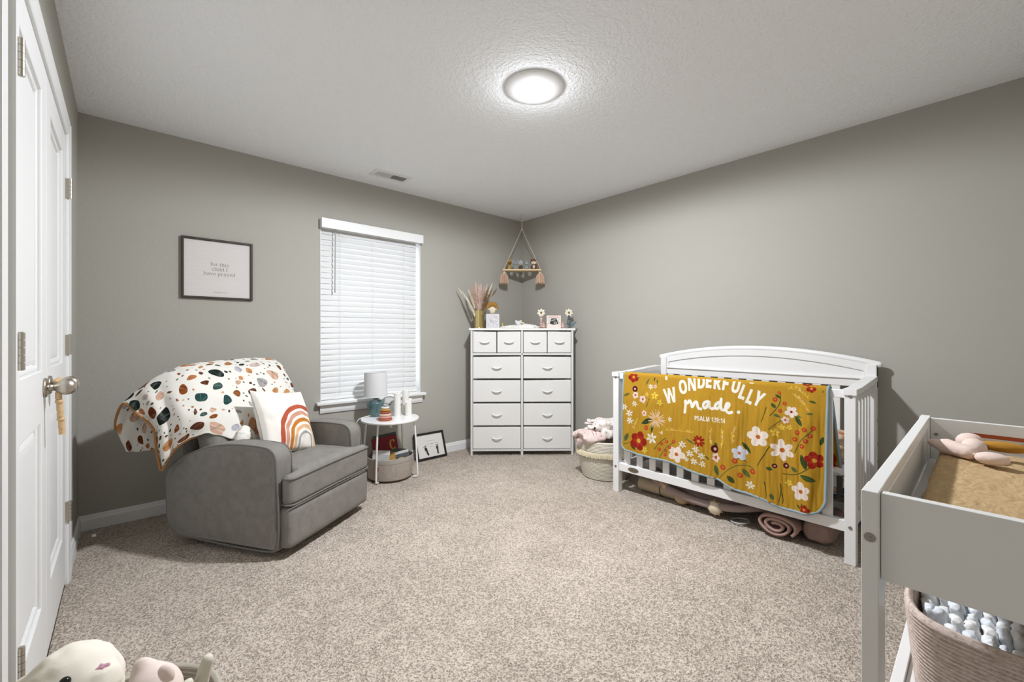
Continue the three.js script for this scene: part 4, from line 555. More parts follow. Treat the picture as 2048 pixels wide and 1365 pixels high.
function critter(label, x, kind) {
  const p = V(x, 0, 0.012).applyAxisAngle(V(0, 1, 0), -R(42)), g = thing('toy_animal', label, 'toy', [3.342 + p.x, 1.8485, 0.221 + p.z], -R(42), 'little animals on the hanging shelf');
  const eyes = (y, z, w) => { for (const s of [-1, 1]) mesh('eye', new THREE.SphereGeometry(0.0035, 10, 8).translate(s * w, y, z), black, g); };
  const body = (h, w, col) => mesh('body', nets((X, Y, Z) => smin(smin(ell(X, Y, Z, [0, h * 0.5, 0], [w, h * 0.5, w * 0.9]), ell(X, Y, Z, [-w * 0.6, h * 0.2, w * 0.5], [w * 0.4, h * 0.2, w * 0.6]), 0.008), ell(X, Y, Z, [w * 0.6, h * 0.2, w * 0.5], [w * 0.4, h * 0.2, w * 0.6]), 0.008), [-w * 1.3, 0, -w * 1.2], [w * 1.3, h * 1.1, w * 1.4], 0.004), M(col, 0.95), g);
  if (kind === 'giraffe') { body(0.05, 0.018, 0xb79245); mesh('head', nets((X, Y, Z) => smin(smin(ell(X, Y, Z, [0, 0.075, 0], [0.024, 0.026, 0.022]), cap(X, Y, Z, [-0.01, 0.095, 0], [-0.012, 0.112, 0], 0.005), 0.006), cap(X, Y, Z, [0.01, 0.095, 0], [0.012, 0.112, 0], 0.005), 0.006), [-0.04, 0.04, -0.035], [0.04, 0.125, 0.035], 0.004), M(0xb8964a, 0.95), g); mesh('muzzle', new THREE.SphereGeometry(1, 16, 12).scale(0.019, 0.014, 0.014).translate(0.004, 0.066, 0.018), M(0x6d4d18, 0.9), g); eyes(0.083, 0.021, 0.012); }
  if (kind === 'mouse') { body(0.055, 0.022, 0x8f9396); mesh('head', new THREE.SphereGeometry(0.020, 18, 14).translate(0, 0.068, 0.006), M(0x9a9da2, 0.95), g); for (const s of [-1, 1]) { const e = mesh('ear', new THREE.SphereGeometry(1, 16, 12).scale(0.019, 0.022, 0.006).translate(s * 0.022, 0.076, 0), M(0x9b9ca3, 0.95), g); mesh('ear_lining', new THREE.SphereGeometry(1, 14, 10).scale(0.012, 0.015, 0.004).translate(s * 0.022, 0.075, 0.0045), M(0xa39a9e, 0.95), e); } eyes(0.072, 0.024, 0.008); }
  if (kind === 'eagle') { body(0.045, 0.022, 0x5d4632); mesh('head', new THREE.SphereGeometry(0.027, 20, 16).translate(0, 0.07, 0), M(0xb9b9bb, 0.95), g); mesh('beak', new THREE.ConeGeometry(0.008, 0.02, 12).rotateX(Math.PI / 2).translate(0, 0.064, 0.03), M(0xc9a15a, 0.6), g); eyes(0.075, 0.024, 0.010); }
  if (kind === 'hippo') { body(0.05, 0.024, 0x8d9a96); mesh('head', nets((X, Y, Z) => smin(smin(ell(X, Y, Z, [0, 0.07, 0], [0.024, 0.024, 0.022]), ell(X, Y, Z, [-0.016, 0.092, 0], [0.007, 0.008, 0.005]), 0.006), smin(ell(X, Y, Z, [0.016, 0.092, 0], [0.007, 0.008, 0.005]), ell(X, Y, Z, [0, 0.06, 0.016], [0.02, 0.014, 0.013]), 0.006), 0.006), [-0.035, 0.035, -0.03], [0.035, 0.11, 0.04], 0.004), M(0x9aa59f, 0.95), g); eyes(0.078, 0.02, 0.010); }
  if (kind === 'chipmunk') { body(0.055, 0.026, 0x5c3a22); mesh('belly', new THREE.SphereGeometry(1, 16, 12).scale(0.015, 0.021, 0.012).translate(0, 0.026, 0.018), M(0xdccdb6, 0.95), g); mesh('head', nets((X, Y, Z) => smin(smin(ell(X, Y, Z, [0, 0.079, 0], [0.036, 0.029, 0.028]), ell(X, Y, Z, [-0.026, 0.104, 0], [0.009, 0.010, 0.006]), 0.006), ell(X, Y, Z, [0.026, 0.104, 0], [0.009, 0.010, 0.006]), 0.006), [-0.05, 0.04, -0.035], [0.05, 0.125, 0.035], 0.004), M(0x6b4326, 0.95), g); mesh('face', new THREE.SphereGeometry(1, 18, 14).scale(0.031, 0.02, 0.02).translate(0, 0.071, 0.013), M(0xe2d6c0, 0.95), g); eyes(0.076, 0.031, 0.014); const t = mesh('tail', new THREE.SphereGeometry(1, 14, 10).scale(0.014, 0.03, 0.012).translate(0.04, 0.032, -0.01), M(0x8f6c60, 0.95), g); mesh('nose', new THREE.SphereGeometry(0.004, 10, 8).translate(0, 0.072, 0.034), black, g); }
}
critter('small yellow giraffe toy at the rope end of the hanging shelf', -0.135, 'giraffe');
critter('small grey mouse toy with round ears on the hanging shelf', -0.068, 'mouse');
critter('small brown eagle toy with a pale round head on the hanging shelf', -0.012, 'eagle');
critter('small grey-green hippo toy on the hanging shelf', 0.05, 'hippo');
critter('small brown chipmunk toy with a white face on the hanging shelf', 0.125, 'chipmunk');

// ---------------------------------------------------------------- crib
const CR = { x0: 2.865, x1: 3.515, z0: 1.697, z1: 3.108 };
{
  const c = thing('crib', 'white slatted baby crib with an arched headboard against the wall', 'crib', [0, 0, 0]);
  const { x0, x1, z0, z1 } = CR, pw = 0.047;
  for (const z of [z0, z1 - pw]) mesh('front_post', bx(x0, x0 + 0.05, 0, 0.848, z, z + pw, 0.004), paintWhite, c);
  for (const z of [z0 + 0.05, z1 - pw]) mesh('back_post', bx(x1 - 0.05, x1, 0, 0.97, z, z + pw, 0.004), paintWhite, c);
  mesh('front_top_rail', bx(x0 + 0.012, x0 + 0.04, 0.826, 0.868, z0 + pw, z1 - pw, 0.004), paintWhite, c);
  const fb = mesh('front_bottom_rail', bx(x0 + 0.006, x0 + 0.044, 0.158, 0.215, z0 + pw, z1 - pw, 0.004), paintWhite, c);
  mesh('maker_badge', (() => { const g = new THREE.CylinderGeometry(1, 1, 0.003, 40).rotateZ(Math.PI / 2).scale(1, 0.016, 0.042); return g.translate(x0 + 0.0052, 0.187, 1.863); })(), M(new THREE.Color(0.23, 0.21, 0.16), 0.35, { metalness: 0.9 }), fb).userData.label = 'dark bronze oval maker badge';
  for (let k = 0; k < 13; k++) mesh('front_slat', bx(x0 + 0.019, x0 + 0.032, 0.213, 0.828, 1.782 + k * 0.0985, 1.829 + k * 0.0985, 0.003), paintWhite, c);
  // headboard: recessed arched panel in a raised border
  const za = z0 + 0.05, L = z1 - za, yTop = (t) => 0.968 + 0.082 * (1 - (2 * t - 1) ** 2);
  const arch = (inset, y0, dy) => { const s = new THREE.Shape(); s.moveTo(inset, y0); s.lineTo(L - inset, y0); for (let i = 0; i <= 24; i++) { const t = 1 - i / 24, x = lerp(inset, L - inset, t); s.lineTo(x, yTop(x / L) - dy); } s.lineTo(inset, y0); return s; };
  const rotX = (g) => g.rotateY(-Math.PI / 2);   // shape x -> +z, depth -> -x
  mesh('headboard_panel', rotX(new THREE.ExtrudeGeometry(arch(0.01, 0.838, 0.01), { depth: 0.016, bevelEnabled: false })).translate(x1 - 0.012, 0, za), paintWhite, c);
  const border = arch(0, 0.833, 0.004), hole = new THREE.Path(arch(0.062, 0.888, 0.052).getPoints().reverse()); border.holes.push(hole);
  mesh('headboard_border', rotX(new THREE.ExtrudeGeometry(border, { depth: 0.028, bevelEnabled: true, bevelThickness: 0.003, bevelSize: 0.003, bevelOffset: -0.003, bevelSegments: 2 })).translate(x1 - 0.006, 0, za), paintWhite, c);
  mesh('ledge', bx(x1 - 0.048, x1 - 0.03, 0.880, 0.891, za + 0.05, z1 - 0.05, 0.004), paintWhite, c);
  const pts = []; for (let i = 0; i <= 30; i++) { const t = i / 30; pts.push(V(x1 - 0.021, yTop(t) + 0.002, lerp(za - 0.006, z1 + 0.006, t))); }
  mesh('crown_rail', new THREE.TubeGeometry(new THREE.CatmullRomCurve3(pts), 60, 0.019, 14, false), paintWhite, c); for (const q of [pts[0], pts[30]]) mesh('crown_end', new THREE.SphereGeometry(0.019, 16, 12).translate(q.x, q.y, q.z), paintWhite, c);
  for (let k = 0; k < 13; k++) mesh('back_slat', bx(x1 - 0.034, x1 - 0.021, 0.213, 0.836, 1.802 + k * 0.0985, 1.849 + k * 0.0985, 0.003), paintWhite, c);
  mesh('back_bottom_rail', bx(x1 - 0.044, x1 - 0.006, 0.158, 0.215, za + pw, z1 - pw, 0.004), paintWhite, c);
  for (const z of [z0, z1 - pw]) {
    const zz = z === z0 ? z + 0.018 : z;   // end rails with a rounded top
    const s = new THREE.Shape(); s.moveTo(x0 - 0.006, 0.848); s.lineTo(x0 + 0.10, 0.848); s.lineTo(x1 - 0.048, 0.872); s.lineTo(x1 - 0.048, 0.898); s.quadraticCurveTo(x0 + 0.30, 0.882, x0 + 0.12, 0.872); s.lineTo(x0 - 0.006, 0.872); s.lineTo(x0 - 0.006, 0.848);
    mesh('end_top_rail', new THREE.ExtrudeGeometry(s, { depth: pw + 0.004, bevelEnabled: true, bevelThickness: 0.003, bevelSize: 0.003, bevelSegments: 2 }).translate(0, 0, z - 0.002), paintWhite, c);
    mesh('end_under_rail', bx(x0 + 0.05, x1 - 0.05, 0.80, 0.85, zz + 0.008, zz + 0.026, 0.003), paintWhite, c);
    mesh('end_bottom_rail', bx(x0 + 0.05, x1 - 0.05, 0.158, 0.215, zz + 0.005, zz + 0.03, 0.003), paintWhite, c);
    for (let k = 0; k < 6; k++) mesh('end_slat', bx(2.955 + k * 0.0885, 2.990 + k * 0.0885, 0.213, 0.802, zz + 0.011, zz + 0.023, 0.003), paintWhite, c);
  }
  const bolt = cyl(0.0085, 0.0075, 0.003, 18).rotateZ(Math.PI / 2), boltZ = cyl(0.0075, 0.0065, 0.003, 18).rotateX(Math.PI / 2);
  for (const [y, z] of [[0.838, z0 + 0.024], [0.187, z0 + 0.024], [0.838, z1 - 0.023], [0.187, z1 - 0.023]]) mesh('bolt', bolt, boltMat, c, [x0 - 0.0005, y, z]);
  for (const y of [0.64, 0.50, 0.40]) mesh('bolt', boltZ, boltMat, c, [x1 - 0.025, y, z1 - 0.0005]);
  mesh('mattress_support', merge([sharp(x0 + 0.05, x1 - 0.05, 0.30, 0.318, z0 + 0.075, z0 + 0.095), sharp(x0 + 0.05, x1 - 0.05, 0.30, 0.318, z1 - 0.075, z1 - 0.055), sharp(x0 + 0.048, x0 + 0.066, 0.30, 0.318, z0 + 0.08, z1 - 0.06), sharp(x1 - 0.066, x1 - 0.048, 0.30, 0.318, z0 + 0.08, z1 - 0.06), sharp(x0 + 0.05, x1 - 0.05, 0.313, 0.316, z0 + 0.08, z1 - 0.06)]), black, c);
  for (const z of [z0 + 0.075, z1 - 0.075]) for (const x of [x0 + 0.056, x1 - 0.056]) mesh('support_bracket', bx(x - 0.006, x + 0.006, 0.30, 0.42, z - 0.012, z + 0.012, 0.001), black, c);
}
const floral = canvasTex(1024, 1024, (c, w, h) => {
  c.fillStyle = '#e6e3e2'; c.fillRect(0, 0, w, h); const r = mulberry(61);
  for (let i = 0; i < 60; i++) { const x = r() * w, y = r() * h, col = ['#a8473d', '#7c2f4d', '#c98972', '#41506a', '#b56a54'][i % 5], R1 = 18 + r() * 30; for (let k = 0; k < 9; k++) { const a = k / 9 * 6.283; c.fillStyle = col; c.globalAlpha = 0.75; c.beginPath(); c.ellipse(x + Math.cos(a) * R1 * 0.6, y + Math.sin(a) * R1 * 0.6, R1 * 0.5, R1 * 0.2, a, 0, 6.283); c.fill(); } c.globalAlpha = 1; c.strokeStyle = '#3d4a44'; c.lineWidth = 3; c.beginPath(); c.moveTo(x, y + R1); c.quadraticCurveTo(x + 20, y + R1 + 40, x + 40 - r() * 80, y + R1 + 80); c.stroke(); }
  for (let i = 0; i < 140; i++) { c.fillStyle = ['#5d6d5f', '#7e8a93', '#c79b8b', '#8b4a4a'][i % 4]; c.beginPath(); c.ellipse(r() * w, r() * h, 3 + r() * 9, 2 + r() * 4, r() * 3, 0, 6.283); c.fill(); }
});
{
  const m = thing('crib_mattress', 'thin crib mattress in a white sheet with red flowers', 'mattress', [0, 0, 0]);
  mesh('sheet', (() => { const g = bx(2.925, 3.455, 0.319, 0.425, 1.80, 3.035, 0.03, 5), p = g.attributes.position, uv = g.attributes.uv; for (let i = 0; i < p.count; i++) uv.setXY(i, (p.getZ(i) + p.getY(i) * 0.3) / 0.62, (p.getX(i) + p.getY(i)) / 0.62); return g; })(), M(0xffffff, 0.95, { map: floral }), m);
  mesh('piping', merge([0.322, 0.42].map((y) => tube([[2.935, y, 1.83], [2.927, y, 1.86], [2.927, y, 2.97], [2.935, y, 3.02]], 0.004, 30, 6))), M(0xd8d8dc, 0.9), m);
  const q = tag(mesh('folded_quilt', (() => { const g = nets((x, y, z) => rbox(x, y, z, [3.30, 0.50, 2.86], [0.13, 0.075, 0.13], 0.04) + 0.010 * Math.sin(y * 110) + 0.008 * N3(x * 12, y * 12, z * 12), [3.14, 0.41, 2.70], [3.45, 0.60, 3.02], 0.011), p = g.attributes.position, uv = g.attributes.uv; for (let i = 0; i < p.count; i++) uv.setXY(i, p.getZ(i) * 2.2, p.getX(i) * 2 + p.getY(i) * 3); return g; })(), M(0xe0c3a4, 0.95, { map: floral }), scene), 'folded tan and white quilt in the crib corner', 'blanket');
}
// mustard blanket over the front rail
const FL = {"white6": [[0.18, 0.12, 0.015], [0.079, 0.313, 0.016], [0.049, 0.415, 0.02], [0.053, 0.49, 0.018], [0.015, 0.357, 0.019], [0.371, 0.637, 0.019], [0.44, 0.656, 0.018], [0.411, 0.704, 0.018], [0.469, 0.708, 0.017], [0.431, 0.769, 0.018], [0.473, 0.776, 0.016], [0.393, 0.763, 0.013], [0.702, 0.87, 0.019], [0.194, 0.63, 0.031], [0.298, 0.418, 0.012], [0.255, 0.56, 0.01]], "cream": [[0.34, 0.741, 0.042], [0.733, 0.453, 0.044], [0.828, 0.529, 0.045], [0.904, 0.821, 0.036], [0.864, 0.215, 0.025], [0.655, 0.615, 0.033]], "pinkdaisy": [[0.221, 0.436, 0.051]], "red": [[0.108, 0.686, 0.048], [0.455, 0.575, 0.026], [0.954, 0.563, 0.032], [0.068, 0.039, 0.029], [0.938, 0.019, 0.017], [0.919, 0.951, 0.017]], "smallpink": [[0.083, 0.222, 0.019], [0.131, 0.256, 0.022], [0.142, 0.397, 0.017], [0.54, 0.695, 0.022], [0.207, 0.117, 0.01], [0.84, 0.284, 0.015]], "yellow": [[0.207, 0.207, 0.021], [0.239, 0.268, 0.016], [0.159, 0.201, 0.011], [0.799, 0.397, 0.017], [0.826, 0.347, 0.013], [0.855, 0.339, 0.012], [0.148, 0.764, 0.019], [0.855, 0.776, 0.015]], "dark": [[0.079, 0.16, 0.015], [0.535, 0.622, 0.017], [0.844, 0.646, 0.011], [0.799, 0.664, 0.009]], "berry": [[0.255, 0.665, 0.01], [0.285, 0.639, 0.009], [0.321, 0.627, 0.009], [0.242, 0.726, 0.01], [0.302, 0.689, 0.009], [0.282, 0.729, 0.009], [0.279, 0.769, 0.009], [0.888, 0.37, 0.01], [0.917, 0.339, 0.009], [0.948, 0.321, 0.01], [0.937, 0.382, 0.009], [0.921, 0.425, 0.009], [0.877, 0.427, 0.01], [0.908, 0.47, 0.01], [0.159, 0.538, 0.013], [0.799, 0.129, 0.01], [0.815, 0.071, 0.007], [0.837, 0.154, 0.008], [0.819, 0.216, 0.008], [0.636, 0.69, 0.012], [0.581, 0.766, 0.013], [0.66, 0.803, 0.012], [0.712, 0.751, 0.012], [0.498, 0.579, 0.0]], "leaf": [[0.123, 0.507, 0.204, 0.434, 0.3], [0.194, 0.578, 0.201, 0.486, 0.3], [0.022, 0.714, 0.045, 0.622, 0.4], [0.056, 0.738, 0.087, 0.787, 0.4], [0.007, 0.244, 0.053, 0.206, 0.3], [0.799, 0.087, 0.821, 0.116, 0.4], [0.783, 0.16, 0.802, 0.199, 0.5], [0.792, 0.25, 0.821, 0.267, 0.4], [0.879, 0.247, 0.908, 0.316, 0.4], [0.874, 0.24, 0.908, 0.249, 0.3], [0.904, 0.533, 0.925, 0.643, 0.4], [0.9, 0.698, 0.96, 0.72, 0.4], [0.535, 0.76, 0.555, 0.858, 0.4], [0.602, 0.827, 0.639, 0.88, 0.5], [0.667, 0.741, 0.702, 0.812, 0.4], [0.664, 0.514, 0.704, 0.606, 0.25], [0.764, 0.692, 0.794, 0.698, 0.5], [0.864, 0.646, 0.888, 0.681, 0.5], [0.53, 0.569, 0.546, 0.594, 0.6], [0.386, 0.573, 0.435, 0.61, 0.2], [0.888, 0.926, 0.904, 0.957, 0.35], [0.908, 0.907, 0.912, 0.944, 0.35], [0.794, 0.942, 0.783, 0.892, 0.5], [0.929, 0.113, 0.958, 0.129, 0.3], [0.919, 0.215, 0.95, 0.212, 0.3], [0.972, 0.447, 0.985, 0.375, 0.4], [0.487, 0.696, 0.51, 0.733, 0.3], [0.976, 0.047, 0.983, 0.024, 0.3], [0.105, 0.033, 0.087, 0.065, 0.3], [0.148, 0.114, 0.169, 0.037, 0.2], [0.198, 0.067, 0.204, 0.021, 0.3], [0.218, 0.086, 0.218, 0.041, 0.3]], "stem": [[0.015, 0.745, 0.06, 0.713, 0.098, 0.701], [0.245, 0.809, 0.272, 0.71, 0.33, 0.624], [0.215, 0.735, 0.239, 0.665, 0.279, 0.607], [0.56, 0.876, 0.613, 0.748, 0.684, 0.701, 0.717, 0.726], [0.817, 0.071, 0.828, 0.142, 0.781, 0.262], [0.776, 0.375, 0.803, 0.321, 0.835, 0.277], [0.879, 0.533, 0.888, 0.459, 0.945, 0.335], [0.831, 0.714, 0.883, 0.714, 0.941, 0.619], [0.733, 0.686, 0.757, 0.596, 0.779, 0.514], [0.76, 0.81, 0.767, 0.873, 0.767, 0.933], [0.821, 0.8, 0.826, 0.853, 0.812, 0.951], [0.826, 0.88, 0.831, 0.924, 0.828, 0.953], [0.689, 0.689, 0.674, 0.661, 0.644, 0.667], [0.155, 0.332, 0.166, 0.277, 0.177, 0.241], [0.745, 0.327, 0.755, 0.27, 0.764, 0.201]], "wheat": [[0.516, 0.584, 0.51, 0.524, 0.518, 0.44], [0.57, 0.606, 0.574, 0.535, 0.574, 0.459], [0.626, 0.536, 0.626, 0.458, 0.636, 0.391], [0.848, 0.034, 0.888, 0.027, 0.927, 0.095], [0.868, 0.071, 0.9, 0.119, 0.933, 0.194], [0.279, 0.53, 0.343, 0.511, 0.422, 0.51], [0.075, 0.578, 0.079, 0.53, 0.09, 0.48]], "text": [["W", 0.299, 0.203, -20, 150], ["O", 0.367, 0.11, -12, 135], ["N", 0.414, 0.074, -7, 135], ["D", 0.461, 0.046, -2, 135], ["E", 0.499, 0.034, 2, 135], ["R", 0.54, 0.04, 5, 135], ["F", 0.581, 0.043, 8, 135], ["U", 0.629, 0.058, 14, 130], ["L", 0.66, 0.107, 22, 130], ["L", 0.693, 0.141, 24, 130], ["Y", 0.729, 0.151, 28, 130]], "made": [[0.38, 0.33, 0.386, 0.264, 0.38, 0.212, 0.393, 0.252, 0.405, 0.207, 0.414, 0.237, 0.42, 0.283, 0.431, 0.224, 0.444, 0.215, 0.45, 0.277, 0.464, 0.279], [0.498, 0.204, 0.479, 0.213, 0.473, 0.256, 0.487, 0.274, 0.502, 0.224, 0.504, 0.199, 0.504, 0.255, 0.518, 0.271, 0.532, 0.253], [0.555, 0.199, 0.535, 0.218, 0.532, 0.258, 0.546, 0.265, 0.557, 0.228, 0.565, 0.151, 0.56, 0.237, 0.568, 0.27, 0.581, 0.262], [0.581, 0.262, 0.6, 0.239, 0.605, 0.203, 0.592, 0.2, 0.584, 0.246, 0.598, 0.289, 0.618, 0.274]], "dot": [[0.647, 0.267, 0.007]], "psalm": [0.435, 0.369, 0.584, 0.357]};
const mustard = canvasTex(2048, 1143, (c, w, h) => {
  c.fillStyle = '#b2882b'; c.fillRect(0, 0, w, h); const r = mulberry(71); c.lineCap = c.lineJoin = 'round';
  for (let i = 0; i < 5200; i++) { const x = r() * w, y = r() * h; c.strokeStyle = r() < 0.5 ? 'rgba(116,80,12,0.13)' : 'rgba(218,176,74,0.15)'; c.lineWidth = 1 + r() * 2; c.beginPath(); if (r() < 0.6) { c.moveTo(x, y); c.lineTo(x + (r() - 0.5) * 8, y + 10 + r() * 36); } else { c.moveTo(x, y); c.lineTo(x + 10 + r() * 30, y + (r() - 0.5) * 6); } c.stroke(); }
  const X = (u) => u * w, Y = (v) => v * h, S = (s) => s * w * 1.14;
  const petals = (x, y, R1, n, wid, col, rot, vary = 0.15, notch) => { for (let k = 0; k < n; k++) { const a = rot + k / n * 6.283 + (r() - 0.5) * 0.2, q = R1 * (1 - vary * r()); c.save(); c.translate(x, y); c.rotate(a); c.fillStyle = col; c.beginPath(); c.ellipse(q * 0.58, 0, q * 0.44, q * wid, 0, 0, 6.283); c.fill(); c.strokeStyle = 'rgba(120,70,50,0.16)'; c.lineWidth = 2; c.beginPath(); c.moveTo(q * 0.2, 0); c.lineTo(q * 0.85, (r() - 0.5) * q * 0.2); c.stroke(); c.restore(); } };
  const dot = (x, y, R1, col) => { c.fillStyle = col; c.beginPath(); c.ellipse(x, y, R1, R1, 0, 0, 6.283); c.fill(); };
  const leaf = (x0, y0, x1, y1, wd, col) => { const dx = x1 - x0, dy = y1 - y0; c.fillStyle = col; c.beginPath(); c.moveTo(x0, y0); c.quadraticCurveTo((x0 + x1) / 2 - dy * wd, (y0 + y1) / 2 + dx * wd, x1, y1); c.quadraticCurveTo((x0 + x1) / 2 + dy * wd, (y0 + y1) / 2 - dx * wd, x0, y0); c.fill(); c.strokeStyle = 'rgba(180,190,150,0.35)'; c.lineWidth = 2; c.beginPath(); c.moveTo(x0, y0); c.lineTo(x1, y1); c.stroke(); };
  const greens = ['#2f3f1f', '#3d4f24', '#4a5a33', '#364524', '#59612c'];
  const path = (p, tw) => { const P = []; for (let i = 0; i < p.length; i += 2) P.push([X(p[i]), Y(p[i + 1])]); c.beginPath(); c.moveTo(...P[0]); for (let i = 1; i < P.length - 1; i++) c.quadraticCurveTo(...P[i], (P[i][0] + P[i + 1][0]) / 2, (P[i][1] + P[i + 1][1]) / 2); c.lineTo(...P[P.length - 1]); c.lineWidth = tw; c.stroke(); };
  for (const s of FL.stem) { c.strokeStyle = greens[Math.floor(r() * 3)]; path(s, 7); }
  for (const s of FL.wheat) { c.strokeStyle = '#d6b13c'; path(s, 4); for (let k = 0; k < 22; k++) { const t = r(), i = t < 0.5 ? 0 : 2, q = t < 0.5 ? t * 2 : t * 2 - 1; const x = X(lerp(s[i], s[i + 2], q)), y = Y(lerp(s[i + 1], s[i + 3], q)); leaf(x, y, x + (r() - 0.5) * 44, y - 6 - r() * 26, 0.25, ['#e2c04e', '#d9a88e', '#e0b23a'][k % 3]); } }
  FL.leaf.forEach(([a, b, d, e, wd], i) => leaf(X(a), Y(b), X(d), Y(e), wd, greens[i % 5]));
  for (const [u, v, s] of FL.white6) { petals(X(u), Y(v), S(s), 6, 0.2, '#dcd9cf', r() * 3); dot(X(u), Y(v), S(s) * 0.2, '#c9a43c'); }
  FL.cream.forEach(([u, v, s], i) => { petals(X(u), Y(v), S(s), i === 2 ? 6 : 5, i === 2 ? 0.27 : 0.38, i === 5 ? '#c9c9d2' : '#e2d3c6', i * 0.7, 0.12); dot(X(u), Y(v), S(s) * 0.2, i === 4 ? '#7d2330' : '#b3602a'); });
  for (const [u, v, s] of FL.pinkdaisy) { petals(X(u), Y(v), S(s) * 1.05, 18, 0.06, '#d9b99a', 0, 0.3); dot(X(u), Y(v), S(s) * 0.2, '#c99a45'); }
  FL.red.forEach(([u, v, s], i) => { petals(X(u), Y(v), S(s) * 1.05, i === 1 ? 9 : 5, i === 1 ? 0.2 : 0.42, '#8f2418', i); petals(X(u), Y(v), S(s) * 0.7, 5, 0.3, '#a5321f', i + 0.6); dot(X(u), Y(v), S(s) * 0.24, '#c79a3a'); });
  for (const [u, v, s] of FL.smallpink) { petals(X(u), Y(v), S(s), 5, 0.4, '#dcc3b8', r()); dot(X(u), Y(v), S(s) * 0.28, '#a4543f'); }
  for (const [u, v, s] of FL.yellow) { petals(X(u), Y(v), S(s), 5, 0.25, '#dcbf4c', r()); dot(X(u), Y(v), S(s) * 0.2, '#c98a2a'); }
  for (const [u, v, s] of FL.dark) { dot(X(u), Y(v), S(s), '#4b1a24'); dot(X(u), Y(v), S(s) * 0.4, '#c9a080'); }
  for (const [u, v, s] of FL.berry) { dot(X(u), Y(v), S(s) * 0.9, '#a8431f'); dot(X(u) - 2, Y(v) - 2, S(s) * 0.4, '#c96a45'); }
  // lettering
  c.fillStyle = c.strokeStyle = '#e4e0d5'; c.textAlign = 'center'; c.textBaseline = 'middle';
  for (const [t, u, v, rot, s] of FL.text) { c.save(); c.translate(X(u), Y(v)); c.rotate(R(rot * 0.8)); c.font = `bold ${s * 1.32}px sans-serif`; c.scale(0.74, 1.12); c.lineWidth = 7; c.fillText(t, 0, -14); c.strokeText(t, 0, -14); c.restore(); }
  c.save(); c.translate(X(0.27), Y(-0.012)); c.rotate(-0.1); c.fillRect(-16, -60, 26, 120); c.restore(); c.fillRect(X(0.69), -10, 40, 26);
  for (const p of FL.made) path(p, 29);
  for (const [u, v, s] of FL.dot) dot(X(u), Y(v), S(s), '#e4e0d5');
  c.save(); c.translate(X((FL.psalm[0] + FL.psalm[2]) / 2), Y(0.365)); c.rotate(-0.03); c.font = 'bold 66px sans-serif'; c.scale(0.74, 1.02); c.fillText('PSALM 139:14', 0, 0); c.restore();
});
{
  const hemY = [[0, 0.36], [0.02, 0.335], [0.1, 0.318], [0.29, 0.318], [0.45, 0.287], [0.556, 0.278], [0.65, 0.243], [0.75, 0.232], [0.83, 0.205], [0.92, 0.212], [0.965, 0.225], [0.985, 0.25], [1, 0.29]];
  const hem = (u) => { for (let i = 1; i < hemY.length; i++) if (u <= hemY[i][0]) { const [a, b] = hemY[i - 1], [d, e] = hemY[i]; return lerp(b, e, sstep(u, a, d) * 0.5 + 0.5 * (u - a) / (d - a)); } return 0.29; };
  const zAt = (u) => 1.79 + 1.205 * u, xf = CR.x0 + 0.004, xb = CR.x0 + 0.048;
  const P = (u, v) => {   // v: 0 inside hem, 0.4..0.5 over the rail, 1 front hem
    const z = zAt(u), fold = 0.007 * Math.sin(u * 34 + 1.3 * Math.sin(u * 9)) + 0.005 * N2(u * 14, v * 3) + 0.004 * N2(u * 46, v * 4) + 0.0015 * N2(u * 120, v * 9) + (u > 0.9 ? 0.012 * Math.sin((u - 0.9) * 60) : 0);
    if (v < 0.38) { const t = v / 0.38, y0 = lerp(0.58, 0.45, sstep(u, 0.5, 1)), zz = u > 0.9 ? z + 0.055 * (u - 0.9) * 10 * (1 - t) * 0.6 : z; return [xb + 0.002 + Math.abs(fold) * (1 - t) + 0.05 * (1 - t) * sstep(u, 0.85, 1), lerp(y0, 0.868, t), Math.min(zz, 3.03)]; }
    if (v < 0.5) { const a = (v - 0.38) / 0.12 * Math.PI; return [(xf + xb) / 2 + Math.cos(a) * (xb - xf) / 2, 0.868 + 0.010 * Math.sin(a), z]; }
    const t = (v - 0.5) / 0.5, y = lerp(0.868, hem(u), t); return [xf - 0.004 - 0.020 * t - 0.8 * (fold + 0.011) * sstep(t, 0, 0.35), y, z + 0.006 * t * Math.sin(u * 17)];
  };
  const g = sheet(P, 260, 130, 0.006), uv = g.attributes.uv, nu = 151; for (let i = 0; i < uv.count; i++) { const u = uv.getX(i), v = uv.getY(i), p = P(u, v); const y = v >= 0.5 ? p[1] : 0.878 + (0.5 - v) * 0.6; uv.setXY(i, (zAt(u) - 1.79) / 1.21, 1 - (0.875 - y) / 0.675); }
  const b = tag(mesh('muslin_blanket', g, M(0xffffff, 0.95, { map: mustard, bumpMap: withRepeat(weave, 10, 6), bumpScale: 0.0008, specularIntensity: 0.2 }), scene), 'mustard floral muslin blanket with white lettering hung over the crib rail', 'blanket');
  const edge = []; for (let i = 0; i <= 30; i++) edge.push(V(...P(0.001, i / 30))); for (let i = 1; i <= 40; i++) edge.push(V(...P(i / 40, 1))); for (let i = 1; i <= 30; i++) edge.push(V(...P(1, 1 - i / 30)));
  mesh('binding', new THREE.TubeGeometry(new THREE.CatmullRomCurve3(edge), 260, 0.0075, 6), M(0x8ea1a8, 0.9), b).userData.label = 'dusty blue binding';
}

